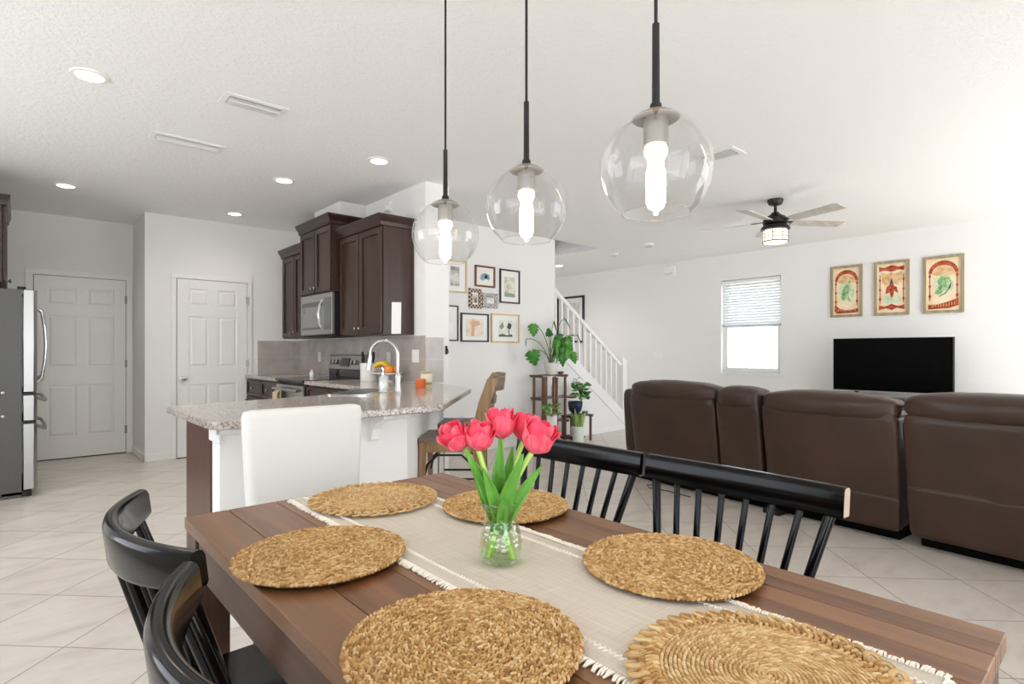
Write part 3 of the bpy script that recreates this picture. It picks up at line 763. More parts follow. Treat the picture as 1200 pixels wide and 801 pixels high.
# ------------------------------------------------------------------ ceiling fittings
for (x, y), lb in zip(((.296,3.807),(.33,6.47),(1.777,6.562),(1.758,4.999),(2.137,3.989)),
      ('recessed ceiling light nearest the camera, above the kitchen walkway','recessed ceiling light in front of the six panel door by the refrigerator','recessed ceiling light in front of the pantry door','recessed ceiling light in front of the stove','recessed ceiling light above the sink')):
    e = thing('ceiling_light', lb, 'light', (x,y,CEIL), 0, 'recessed kitchen lights')
    MB().lathe([(.062,-.001),(.066,-.010),(.085,-.007),(.088,0),(.062,0)], 32, cap=False).build('trim_ring', M['white'], e, smooth=True)
    MB().lathe([(0,-.004),(.063,-.004),(.063,-.002),(0,-.002)], 32).build('lens', M['led'], e)
def vent(label, x, y, wx, wy, n, rz=0., dark=True, drop=.02):
    e = thing('ceiling_vent', label, 'vent', (x,y,CEIL), rz, 'ceiling vents')
    f = MB(); a, b = wx/2, wy/2
    o = [(-a,-b),(a,-b),(a,b),(-a,b)]; i = [(-a+.03,-b+.03),(a-.03,-b+.03),(a-.03,b-.03),(-a+.03,b-.03)]
    f.loft([[(p,q,0) for p,q in o],[(p,q,-.005) for p,q in o],[(p,q,-.007) for p,q in i],[(p,q,-.001) for p,q in i]], False, False)
    f.build('vent_frame', M['white'], e)
    MB().box(-a+.03,a-.03,-b+.03,b-.03,-.002,-.0005).build('vent_shade_sheet', M['black'] if dark else plain('grey_vent_shade','#6c6c6a'), e)  # flat sheet, its dark colour stands in for shade behind the louvers
    s = MB(); span = 2*(b-.03)
    for k in range(n):
        yy = -b+.03+span*(k+.5)/n
        if dark: s.box(-a+.03,a-.03,yy-.006,yy+.006,-.006,-.003)
        else:
            dz = -drop if 0 < k < n-1 else -drop*.6
            s.hexa([(-a+.04,yy-.010,dz),(a-.04,yy-.010,dz),(a-.04,yy-.006,dz),(-a+.04,yy-.006,dz),(-a+.03,yy+.006,-.003),(a-.03,yy+.006,-.003),(a-.03,yy+.010,-.003),(-a+.03,yy+.010,-.003)])
    s.build('louvers', M['white'], e)
vent('white slotted ceiling vent nearer the pendant lamps', 1.085,3.60,.36,.17,6,0,False,.03)
vent('long white ceiling vent further into the kitchen', .92,4.55,.46,.16,5,0,False,.035)
vent('white ceiling vent with dark slots beside the largest glass globe', 4.03,2.14,.32,.22,6,PI/2,True,.006)
for x, y, lb in ((6.63,4.576,'round white smoke detector on the living room ceiling'),(6.87,5.363,'smaller white detector on the ceiling near the stairwell opening')):
    e = thing('smoke_detector', lb, 'smoke detector', (x,y,CEIL), 0, 'ceiling detectors')
    r = .075 if y < 5 else .06
    MB().lathe([(0,-.036),(r*.5,-.036),(r*.8,-.03),(r,-.015),(r,0),(0,0)], 28).build('detector_body', M['white'], e, smooth=True)
    MB().lathe([(r*.35,-.0365),(r*.45,-.0375),(r*.55,-.036)], 24, cap=False).build('sensor_grille', plain('grey_grille','#9a9a98'), e)
e = thing('ceiling_light', 'small round ceiling light glowing in the hall beyond the stairs', 'light', (7.1,6.75,CEIL))
MB().lathe([(.062,-.001),(.066,-.010),(.085,-.007),(.088,0),(.062,0)], 32, cap=False).build('trim_ring', M['white'], e, smooth=True)
MB().lathe([(0,-.004),(.063,-.004),(.063,-.002),(0,-.002)], 32).build('lens', M['led'], e)

# ceiling fan
FX, FY, FZ = 5.63, 2.40, 2.475
fan = thing('ceiling_fan', 'ceiling fan with five pale wood blades and a lantern lamp', 'ceiling fan', (FX,FY,FZ))
zc = CEIL-FZ
MB().lathe([(0,zc),(.075,zc),(.075,zc-.02),(.06,zc-.05),(.03,zc-.06),(0,zc-.06)], 28).build('canopy', M['bronze'], fan, smooth=True)
MB().tube([(0,0,zc-.055),(0,0,.07)], .014, 12).build('downrod', M['bronze'], fan, smooth=True)
MB().lathe([(0,.105),(.03,.10),(.05,.075),(.095,.05),(.115,.02),(.115,-.015),(.085,-.03),(0,-.03)], 32).build('motor_housing', M['bronze'], fan, smooth=True)
for th0 in (108,180,252,-36,36):
    th = math.radians(th0); Rz = Matrix.Rotation(th,3,'Z'); P = Matrix.Rotation(math.radians(-12),3,'X')
    def T(p, Rz=Rz, P=P): return Rz @ (P @ Vector(p))
    b = MB(); out = [(.17,-.05),(.24,-.06),(.66,-.07),(.70,-.062),(.70,.062),(.66,.07),(.24,.06),(.17,.05)]
    b.prism(out, -.003, .004, lambda u,v,w: T((u,v,w)))
    bo = b.build('fan_blade', M['blade'], fan, bevel=.001)
    MB().prism([(.08,-.018),(.17,-.02),(.22,-.035),(.22,.035),(.17,.02),(.08,.018)], .004, .012, lambda u,v,w: T((u,v,w))).build('blade_bracket', M['bronze'], bo)
MB().lathe([(.06,-.028),(.115,-.034),(.135,-.06),(.135,-.075),(.12,-.08),(.06,-.078)], 32, cap=True).build('lamp_collar', M['bronze'], fan, smooth=True)
ls = MB(); ls.lathe([(.105,-.08),(.112,-.09),(.112,-.19),(.10,-.205),(0,-.21)], 32); ls = ls.build('lamp_shade', M['milk'], fan, smooth=True)
cg = MB()
for k in range(8):
    t_ = 2*PI*k/8+.2; cg.tube([(.117*math.cos(t_),.117*math.sin(t_),-.078),(.117*math.cos(t_),.117*math.sin(t_),-.195)], .0035, 6)
for z in (-.115,-.15,-.192): cg.tube([(.117*math.cos(2*PI*k/32),.117*math.sin(2*PI*k/32),z) for k in range(32)], .0035 if z>-.19 else .006, 6, closed=True)
cg.build('lamp_cage', plain('bronze_wire','#6b5a4a',.4,.4), fan)

# pendants above the table
def pendant(label, p, stem):
    e = thing('pendant_lamp', label, 'lamp', p, 0, 'glass globe pendants over the table')
    R = .085
    prof = []
    for k in range(4, 41):
        th = PI*k/40*.795
        prof.append((R*math.sin(th), R*math.cos(th)))
    g = MB(); g.lathe(prof, 48, cap=False); g.build('glass_globe', M['globe'], e, smooth='all')
    rb = MB(); rr, zz = prof[-1]; rb.tube([(rr*math.cos(2*PI*k/48),rr*math.sin(2*PI*k/48),zz) for k in range(48)], .0011, 6, closed=True); rb.build('globe_rim', M['globe'], e, smooth='all')
    MB().lathe([(0,.0875),(.02,.087),(.034,.079),(.036,.077),(.034,.0755),(0,.077)], 32).build('cap_disc', plain('satin_nickel_cap','#9b9590',.4,.7), e, smooth=True)
    MB().lathe([(0,.0765),(.0175,.0765),(.0185,.07),(.0185,.036),(.016,.034),(0,.034)], 24).build('socket', plain('satin_nickel','#a39d97',.4,.7), e, smooth=True)
    MB().lathe([(0,.034),(.0165,.033),(.0175,.024),(.012,.012),(.0115,.006),(.0145,-.004),(.0145,-.052),(.011,-.06),(.004,-.064),(.003,-.07),(0,-.071)], 20).build('light_bulb', M['bulb'], e, smooth=True)
    MB().lathe([(0,.087),(.009,.087),(.009,.098),(.006,.102),(.0055,.102+stem),(0,.102+stem)], 14).build('stem', M['black'], e, smooth=True)
    MB().tube([(0,0,.10+stem),(0,0,CEIL-p[2]-.02)], .0028, 8).build('cord', M['black'], e, smooth=True)
    MB().lathe([(0,CEIL-p[2]-.025),(.055,CEIL-p[2]-.025),(.06,CEIL-p[2]-.018),(.06,CEIL-p[2]-.001),(0,CEIL-p[2]-.001)], 28).build('ceiling_canopy', M['black'], e, smooth=True)
pendant('clear glass globe pendant nearest the kitchen cabinets, the smallest looking', (.818,1.177,1.488), .115)
pendant('clear glass globe pendant between the other two', (.799,.854,1.492), .12)
pendant('clear glass globe pendant nearest the camera, the largest looking', (.732,.492,1.47), .12)

# ------------------------------------------------------------------ dining table
TX0, TX1, TY0, TY1, TZ = .325, 1.135, .135, 1.650, .760
tb = thing('dining_table', 'dark walnut plank dining table with square legs', 'table', ((TX0+TX1)/2,(TY0+TY1)/2,0))
cx, cy = (TX0+TX1)/2, (TY0+TY1)/2
t = MB(); x = TX0-cx
for w in (.105,.125,.12,.10,.09,.06,.05,.06,.045,.055):
    t.box(x+.0009, x+w-.0009, TY0-cy, TY1-cy, TZ-.03, TZ); x += w
t.box(TX0-cx+.02,TX1-cx-.02,TY0-cy+.02,TY1-cy-.02,TZ-.034,TZ-.0301)
t.build('tabletop', M['table'], tb, bevel=.0018)
ap = MB(); i = .012
ap.box(TX0-cx+i,TX0-cx+i+.022,TY0-cy+.1,TY1-cy-.1,TZ-.125,TZ-.031); ap.box(TX1-cx-i-.022,TX1-cx-i,TY0-cy+.1,TY1-cy-.1,TZ-.125,TZ-.031)
ap.box(TX0-cx+.1,TX1-cx-.1,TY0-cy+i,TY0-cy+i+.022,TZ-.125,TZ-.031); ap.box(TX0-cx+.1,TX1-cx-.1,TY1-cy-i-.022,TY1-cy-i,TZ-.125,TZ-.031)
ap.build('apron', M['tablewood'], tb, bevel=.002)
for sx in (0,1):
    for sy in (0,1):
        x0 = TX0-cx+.008 if not sx else TX1-cx-.008-.080; y0 = TY0-cy+.008 if not sy else TY1-cy-.008-.080
        MB().box(x0,x0+.080,y0,y0+.080,0,TZ-.031).build('leg', M['tableleg'], tb, bevel=.003)
# runner
RX0, RX1 = .592, .910; RY0, RY1 = .165, 1.625
rn = thing('table_runner', 'off white linen runner with fringed edges along the table', 'runner', ((RX0+RX1)/2,(RY0+RY1)/2,TZ))
hx, hy = (RX1-RX0)/2, (RY1-RY0)/2
def rz_(x, y): return .0022+.0006*mnoise.noise(Vector((x*14,y*14,0)))
g = MB(); g.grid(lambda u,v: (-hx+2*hx*u+.003*mnoise.noise(Vector((u*2,v*9,3))), -hy+2*hy*v, rz_(u,v)), 16, 80); g.build('runner_cloth', M['linen'], rn, smooth='all', solid=.0016)
for sx in (-1,1):
    fz = MB(); k = 0; y = -hy
    while y < hy:
        L = random.uniform(.010,.016)+.008*(.5+.5*mnoise.noise(Vector((y*28,sx,0)))); a = random.uniform(-.5,.5)
        p0 = Vector((sx*(hx-.003),y,.0035)); p1 = p0+Vector((sx*L*.5,a*.004,.001)); p2 = p0+Vector((sx*L,a*.01,-.0015))
        fz.tube([p0,p1,p2], [.0016,.0022,.0016], 5); y += .0042
    o_ = fz.build('fringe', M['fringe'], rn, smooth=True); o_['kind'] = 'stuff'
    st_ = MB(); y = -hy+.004; k = 0
    while y < hy-.004:
        q = Matrix.Rotation(.7*(1 if k%2 else -1),3,'Z'); st_.ell((sx*(hx-.038)+(.002 if k%2 else -.002),y,.0042), (.0056,.0018,.0022), q, 6, 4); y += .0048; k += 1
    st_.build('stitched_trim', M['fringe'], rn, smooth=True)
for sy in (-1,1):
    fz = MB(); x = -hx
    while x < hx:
        L = random.uniform(.006,.011); fz.tube([(x,sy*(hy-.003),.0035),(x+random.uniform(-.003,.003),sy*(hy+L),.0016)], .0014, 5); x += .0042
    o_ = fz.build('end_fringe', M['fringe'], rn, smooth=True); o_['kind'] = 'stuff'
# placemats
def mat_plain():
    e = thing('placemat', 'x', 'placemat', (0,0,0), 0, 'round seagrass placemats')
    MB().lathe([(0,0),(.162,0),(.165,.003),(.162,.005),(0,.006)], 64).build('core', M['strawbase'], e, smooth=True)
    b = MB(); r = .006; i = 0
    while r < .172:
        n = max(5, int(2*PI*r/.0080)); off = random.random()
        for k in range(n):
            for s_ in (-1,1):
                a = 2*PI*(k+off+(.5 if s_ > 0 else 0))/n; rr = r+s_*.0028+random.uniform(-.0008,.0008)
                q = Matrix.Rotation(a+PI/2+s_*.55+random.uniform(-.25,.25),3,'Z') @ Matrix.Rotation(random.uniform(-.2,.2),3,'Y')
                b.ell((rr*math.cos(a),rr*math.sin(a),.0068+random.uniform(-.0008,.0014)), (.0062,.0026,.0032), q, 6, 4)
        r += .0100; i += 1
    b.build('braid', M['straw'], e, smooth='all')
    return e
def mat_loops():
    e = thing('placemat', 'x', 'placemat', (0,0,0), 0, 'round seagrass placemats')
    MB().lathe([(0,0),(.158,0),(.160,.003),(.142,.005),(0,.006)], 64).build('core', M['strawbase'], e, smooth=True)
    b = MB(); r = .004
    while r < .140:
        n = max(6, int(2*PI*r/.0075)); off = random.random()
        for k in range(n):
            a = 2*PI*(k+off)/n
            q = Matrix.Rotation(a+PI/2+.35+random.uniform(-.1,.1),3,'Z')
            b.ell((r*math.cos(a),r*math.sin(a),.0062+random.uniform(-.0004,.0006)), (.0066,.0026,.0030), q, 6, 4)
        r += .0058
    b.build('coil', M['straw_light'], e, smooth='all')
    w2 = MB()
    for row, (r, n) in enumerate(((.141,104),(.149,104),(.157,104))):
        for k in range(n):
            a = 2*PI*(k+.5*row)/n; q = Matrix.Rotation(a+(.55 if row % 2 else -.15)+random.uniform(-.12,.12),3,'Z')
            w2.ell((r*math.cos(a),r*math.sin(a),.0072+random.uniform(-.0005,.0012)), (.0082,.0032,.0042), q, 6, 4)
    w2.build('wrapped_band', M['straw'], e, smooth='all')
    l = MB(); n = 46
    for k in range(n):
        a = 2*PI*k/n; c = Vector((math.cos(a),math.sin(a),0)); tt = Vector((-math.sin(a),math.cos(a),0))
        for d in (1.,.72):
            pts = []
            for j in range(12):
                t = 2*PI*j/12; pts.append(c*(.1655+.0125*d*math.cos(t))+tt*(.0118*d*math.sin(t)+.004*math.cos(t))+Vector((0,0,.0065+.0025*math.sin(t)+.0008*math.sin(k*3))))
            l.tube(pts, .0028, 5, closed=True)
    l.build('loop_edge', M['straw_light'], e, smooth='all')
    return e
m0 = mat_plain(); mz = TZ+.0068
m0.location = (.474,1.130,mz); m0['label'] = 'round seagrass placemat before the further left-hand black chair'
m0.scale = (1,1,1)
dup(m0, (.483,.648,mz), 1.1, 'round seagrass placemat before the nearer left-hand black chair')
dup(m0, (1.000,1.152,mz), 2.2, 'round seagrass placemat directly behind the tulip vase')
dup(m0, (.968,.618,mz), 3.5, 'round seagrass placemat before the nearer right-hand spindle chair')
m1 = mat_loops(); m1.location = (.765,1.456,mz); m1['label'] = 'loop edged seagrass placemat before the white upholstered chair'
dup(m1, (.722,.318,mz), .6, 'loop edged seagrass placemat at the near end of the runner')

# vase and tulips
VX, VY = .735, .862
VZ = TZ+.0035
vs = thing('vase', 'hammered clear glass vase of water on the table runner', 'vase', (VX,VY,VZ))
prof = [(.0,.004),(.038,.001),(.0445,.006),(.046,.018),(.0445,.040),(.0395,.064),(.0335,.084),(.0325,.098),(.0355,.111),(.0390,.122)]
MB().lathe(prof[1:], 48, cap=False).build('vase_glass', M['vase'], vs, smooth='all')
MB().lathe([(0,.0015),(.030,.0015),(.036,.006),(.028,.010),(0,.011)], 40).build('vase_base', M['vase'], vs, smooth='all')
MB().tube([(.0385*math.cos(2*PI*k/48),.0385*math.sin(2*PI*k/48),.1225) for k in range(48)], .002, 6, closed=True).build('vase_rim', M['vase'], vs, smooth='all')
MB().lathe([(0,.012),(.039,.012),(.0435,.022),(.041,.045),(.034,.07),(.029,.086),(0,.086)], 40).build('water', M['water'], vs, smooth='all')
def bez(p0, p1, p2, n):
    return [(Vector(p0)*(1-t)**2+Vector(p1)*2*t*(1-t)+Vector(p2)*t*t) for t in [k/n for k in range(n+1)]]
def petal(mb, base, axis, ang, L, op, flare=0., inner=1.):
    """one cupped petal: half-width follows the cup radius so neighbours overlap"""
    Mx = rot_to(axis) @ Matrix.Rotation(ang,3,'Z'); sd = random.random()*10; lean = random.uniform(-.08,.08)
    def fn(u, v):
        s_ = u; x = (v-.5)*2
        rad = .003+op*math.sin(PI*.5*min(1,s_*1.9))**.8
        if s_ > .5: rad += (flare-.25)*op*((s_-.5)*2)**2
        half = op*1.12*(math.sin(PI*min(1,.06+.86*s_**.8))**.55)
        th = x*min(1.35, half/max(rad,.008))
        r2 = (rad*inner)*(1+.06*x*x)
        z = L*s_*(1-.07*abs(x)**2.2*s_) + (.0015*math.sin(x*8+sd) if s_ > .85 else 0) + lean*L*s_*x*.3
        return base + Mx @ Vector((r2*math.cos(th), r2*math.sin(th), z))
    mb.grid(fn, 10, 8)
def tulip(label, base, bloom, mid, size, leaves, dbl=False, tilt=None):
    e = thing('tulip', label, 'flower', (VX,VY,VZ), 0, 'coral tulips in the glass vase')
    o = Vector((VX,VY,VZ)); P = bez(Vector(base), Vector(mid)-o, Vector(bloom)-o, 14)
    MB().tube(P, .0056, 8).build('stem', M['tstem'], e, smooth=True)
    ax = (tilt if tilt is not None else (P[-1]-P[-2])); ax = Vector(ax).normalized()
    b = MB(); bp = P[-1]
    op = size*.37; fl_ = .22 if dbl else .0
    for k in range(3): petal(b, bp, ax, 2*PI*k/3+.5, size*.97, op*.86, fl_-.15)
    for k in range(3): petal(b, bp, ax, 2*PI*k/3+1.55, size, op, fl_)
    if dbl:
        for k in range(5): petal(b, bp, ax, 2*PI*k/5+.2, size*random.uniform(.82,.98), op*.62, .3)
        for k in range(4): petal(b, bp, ax, 2*PI*k/4+.9, size*random.uniform(.72,.9), op*1.10, .45)
    b.build('bloom', M['petal'], e, smooth='all', solid=.0006)
    for (r0, m_, t_, W) in leaves:
        Q = bez(Vector(r0), Vector(m_)-o, Vector(t_)-o, 12)
        lf = MB(); up = Vector((.3,-.6,.75))
        def fn(u, v):
            i = min(11,int(u*12)); f = u*12-i; p = Q[i]*(1-f)+Q[i+1]*f; d = (Q[i+1]-Q[i]).normalized()
            sd = d.cross(Vector((-.66,-.75,0.1))).normalized(); nn = sd.cross(d)
            x = (v-.5)*2; w_ = W*math.sin(PI*(.10+.90*u)**.8)**.8+.0006
            return p+sd*x*w_+nn*(abs(x)**1.5)*w_*.55
        lf.grid(fn, 18, 6); lf.build('leaf', M['tleaf'], e, smooth='all', solid=.0008)
    return e
# camera-facing sideways axis used only to read the bouquet's spread
S = Vector((.7476,-.664,0)); O = Vector((VX,VY,0))
def at(s_, z, fwd=0.): return O+S*s_+Vector((.664,.748,0))*fwd+Vector((0,0,z))
def lb(s_, f=0.): return Vector((S.x*s_+.664*f, S.y*s_+.748*f, .014))
tulip('frilled double coral tulip at the far left of the vase', lb(.022,-.008), at(-.075,.993,.012), at(-.035,.925,.0), .061,
      [(lb(.012,.0)+Vector((0,0,.050)), at(-.018,.905,-.018), at(-.070,.992,-.022), .0155), (lb(.0,.01)+Vector((0,0,.050)), at(-.03,.90,-.008), at(-.052,.965,-.03), .014)], True, S*-.50+Vector((-.22,-.26,.7)))
tulip('coral tulip second from the left, opened towards the camera', lb(.026,-.02), at(-.044,.992,-.014), at(-.022,.92,-.015), .059,
      [(lb(.01,-.01)+Vector((0,0,.050)), at(-.012,.90,-.03), at(-.034,.962,-.035), .013)], True, S*.10+Vector((-.1,-.12,1)))
tulip('upright coral tulip at the top middle of the vase', lb(-.016,.01), at(.001,1.010,.018), at(-.004,.92,.01), .064,
      [(lb(-.006,.01)+Vector((0,0,.050)), at(-.006,.91,.005), at(.000,1.016,.002), .0155), (lb(.0,.015)+Vector((0,0,.050)), at(.008,.90,.03), at(.024,.992,.03), .014)], True, Vector((0,0,1)))
tulip('coral tulip right of the middle one, set behind', lb(-.02,.02), at(.046,1.002,.035), at(.012,.92,.03), .060,
      [(lb(-.01,.02)+Vector((0,0,.050)), at(.02,.90,.04), at(.040,.990,.045), .015)], False, S*.10+Vector((0,0,1)))
tulip('largest coral tulip leaning right at the front of the vase', lb(-.026,-.01), at(.062,.988,-.02), at(.016,.92,-.02), .070,
      [(lb(-.012,-.01)+Vector((0,0,.050)), at(.012,.905,-.03), at(.046,.990,-.034), .0145), (lb(-.004,-.015)+Vector((0,0,.050)), at(.028,.895,-.02), at(.084,.962,-.012), .013), (lb(.0,-.02)+Vector((0,0,.050)), at(.008,.90,-.04), at(.006,.902,-.046), .010)], True, S*.38+Vector((-.05,-.06,.9)))

# ------------------------------------------------------------------ black dining chairs
e_rings = []
def chair(label, bow, hm, he, half, nsp, ztop=.86, xe=-.26):
    """faces +x locally; curved crest at the back"""
    e = thing('dining_chair', label, 'chair', (0,0,0), 0, 'black spindle back dining chairs')
    st = MB(); out = []; deep = bow > .06; sb = .28 if deep else .205
    for k in range(36):
        t = 2*PI*k/36; c, s_ = math.cos(t), math.sin(t)
        out.append(((.205 if c > 0 else sb)*math.copysign(abs(c)**.5,c), (.190+.008*c)*math.copysign(abs(s_)**.5,s_)))
    st.loft([[(x*.93,y*.93,.418) for x,y in out],[(x,y,.430) for x,y in out],[(x,y,.444) for x,y in out],[(x*.97,y*.97,.450) for x,y in out],[(x*.6,y*.6,.444) for x,y in out],[(x*.1,y*.1,.442) for x,y in out]])
    st.build('seat', M['black_gloss'], e, smooth=True)
    def crest(t, z):  # centre line of the crest at parameter t
        return Vector((xe-bow*(1-t*t)-.12*(z-ztop), t*half, z))
    prof_ = [(-.5,.10),(-.5,.82),(-.36,.95),(-.16,1.),(.16,1.),(.36,.95),(.5,.82),(.5,.10),(.38,.0),(-.38,.0)] if bow > .06 else [(-.5,.05),(-.5,.88),(-.40,.97),(-.25,1.),(.25,1.),(.40,.97),(.5,.88),(.5,.05),(.42,.0),(-.42,.0)]
    rings = []; N = 28
    for k in range(N+1):
        t = -1+2*k/N; h = he+(hm-he)*(1-t*t)**.8 if abs(t) < 1 else he
        dx = 2*bow*t; tan = Vector((dx, half, 0)).normalized(); nn = Vector((tan.y,-tan.x,0))
        sc = 1.0 if abs(t) < .999 else .96
        ring = []
        for (a, b) in prof_:
            ring.append(crest(t, ztop-h*(1-b))+nn*a*.032*sc)
        rings.append(ring)
    cr = MB(); cr.loft(rings); cr = cr.build('crest_rail', M['black_gloss'], e, smooth=True)
    e_rings.append((cr, rings))
    for k in range(nsp):
        t = -1+2*k/(nsp-1); outer = k in (0,nsp-1)
        tt = t*.88; h = he+(hm-he)*(1-tt*tt)**.8
        top = crest(tt, ztop-h+.006); bot = Vector((-.165-(.085 if deep else .02)*(1-t*t), t*.182, .442))
        r0, r1 = (.012,.0125) if outer else (.008,.0095)
        md = (top+bot)/2+Vector((.006,0,0))
        MB().tube([bot,md,top], [r0,r1,r0*1.1], 10).build('back_post' if outer else 'spindle', M['black_gloss'], e, smooth=True)
    for sx in (-1,1):
        for sy in (-1,1):
            a = Vector((sx*.15,sy*.15,.424)); b = Vector((sx*.19-.01,sy*.185,.0))
            MB().tube([a,a*.75+b*.25,a*.4+b*.6,b], [.014,.019,.016,.011], 10).build('leg', M['black_gloss'], e, smooth=True)
    sr = MB()
    for sy in (-1,1): sr.tube([(-.182,sy*.17,.17),(0,sy*.17,.172),(.172,sy*.17,.17)], [.008,.011,.008], 8)
    sr.tube([(0,-.175,.172),(0,.175,.172)], .009, 8); sr.build('stretcher', M['black_gloss'], e, smooth=True)
    return e
R2 = chair('black spindle back chair nearest the camera on the sofa side of the table', .010, .078, .074, .292, 8)
R2.location = (1.262,.772,0); R2.rotation_euler = (0,0,PI-.03)
dup(R2, (1.262,1.360,0), PI+.02, 'black spindle back chair behind the tulips on the sofa side of the table')
cr_, rg_ = e_rings[0]; rg_ = rg_[-1]
cc = sum((Vector(p) for p in rg_), Vector())/len(rg_); of = Vector((0,.0004,0))
wc = MB(); wc.loft([[cc+(Vector(p)-cc)*.94+of for p in rg_],[cc+(Vector(p)-cc)*.91+of*3 for p in rg_]]); w_ = wc.build('worn_rail_end', M['worn'], cr_); w_['label'] = 'worn pale wood end of the crest rail'
L1 = chair('black chair with deeply curved back, further one at the table left side', .086, .084, .062, .275, 7, .862, -.262)
L1.location = (.484,1.308,0)
dup(L1, (.470,.722,0), .03, 'black chair with deeply curved back, cut off by the bottom edge at left')

# white upholstered chair at the head of the table
pcx = thing('parsons_chair', 'white upholstered high back chair at the head of the table', 'chair', (.785,1.78,0))
b = MB(); rings = []
for z, hw2, yf, th2 in ((.44,.182,.185,.09),(.5,.186,.188,.09),(.7,.20,.195,.088),(.9,.210,.20,.082),(.965,.2125,.203,.078),(.983,.208,.206,.066),(.988,.195,.212,.05)):
    tops = rrect(-hw2,hw2,yf,yf+th2,.022,4); rings.append([(x,y,z) for x,y in tops])
b.loft(rings); b.build('backrest', M['parson'], pcx, smooth=True)
MB().puff((0,-.005,.43),(.42,.40,.12),(0,0,.01),8).build('seat', M['parson'], pcx, smooth='all')
for sx in (-1,1):
    for sy in (-1,1):
        a = Vector((sx*.175,sy*.16+.015,.375)); b3 = Vector((sx*.18,sy*.175+.02,0)); MB().tube([a,b3],[.024,.016],4).build('leg', M['tableleg'], pcx)

# bar stools
def stool(label, c):
    # local +x faces the counter
    e = thing('bar_stool', label, 'stool', (c[0],c[1],0), math.atan2(.664,-.7476), 'wooden bar stools at the diagonal bar')
    z = .69
    s_ = MB()
    for k in range(4): s_.box(-.19,.18,-.18+k*.09+.002,-.18+(k+1)*.09-.002,z-.025,z)
    s_.build('seat', M['stoolseat'], e, bevel=.004)
    MB().box(-.165,.155,-.16,-.14,z-.085,z-.026).box(-.165,.155,.14,.16,z-.085,z-.026).box(.135,.155,-.14,.14,z-.085,z-.026).box(-.165,-.145,-.14,.14,z-.085,z-.026).build('seat_apron', M['stoolwood'], e, bevel=.003)
    for sy in (-1,1):
        MB().bar((.155,sy*.15,z-.026),(.165,sy*.155,0),.036,.036,(0,1,0)).build('leg', M['stoolwood'], e, bevel=.003)
        lg = MB(); prev = None
        pts = [(-.185,sy*.155,0),(-.165,sy*.155,.35),(-.16,sy*.155,z-.03),(-.175,sy*.155,z+.08),(-.205,sy*.155,z+.20),(-.255,sy*.155,z+.345)]
        rings = []
        for i, p in enumerate(pts):
            w_ = (.036,.038,.048,.066,.072,.066)[i]
            rings.append([(p[0]-w_/2,p[1]-.016,p[2]),(p[0]+w_/2,p[1]-.016,p[2]),(p[0]+w_/2,p[1]+.016,p[2]),(p[0]-w_/2,p[1]+.016,p[2])])
        lg.loft(rings); lg.build('back_leg', M['stoolwood'], e, bevel=.004)
        MB().tube([(.15,sy*.137,.45),(.13,sy*.137,.53),(.07,sy*.137,.585),(-.07,sy*.137,.585),(-.13,sy*.137,.53),(-.15,sy*.137,.45)], .007, 8).build('metal_brace', M['black'], e, smooth=True)
    def rail(z0, z1, x, nm):
        r = MB(); rings = []
        for k in range(9):
            t = -1+2*k/8; xx = x-.055*(1-t*t); rings.append([(xx-.011-.09*(z0-z-.2),t*.15,z0),(xx+.011-.09*(z0-z-.2),t*.15,z0),(xx+.011-.09*(z1-z-.2),t*.15,z1),(xx-.011-.09*(z1-z-.2),t*.15,z1)])
        r.loft(rings); r.build(nm, M['stoolseat'], e, bevel=.004)
    rail(z+.27, z+.35, -.245, 'crest_rail'); rail(z+.13, z+.19, -.195, 'back_slat')
    for s2 in (-1,1): MB().bar((-.205,s2*.13,z+.02),(-.26,-s2*.13,z+.28),.03,.012,(1,0,0)).build('cross_slat', M['stoolseat'], e)
    MB().tube([(.16,-.15,.24),(.16,.15,.24)], .009, 8).build('footrest', M['black'], e, smooth=True)
    fr2 = MB()
    for sy in (-1,1): fr2.tube([(.16,sy*.155,.30),(-.17,sy*.155,.30)], .008, 8)
    fr2.build('side_rail', M['black'], e, smooth=True)
    return e
s1 = stool('weathered wood bar stool nearer the dining table at the bar', (1.985,2.785))
dup(s1, (2.415,3.275,0), None, 'weathered wood bar stool behind the first one at the bar')

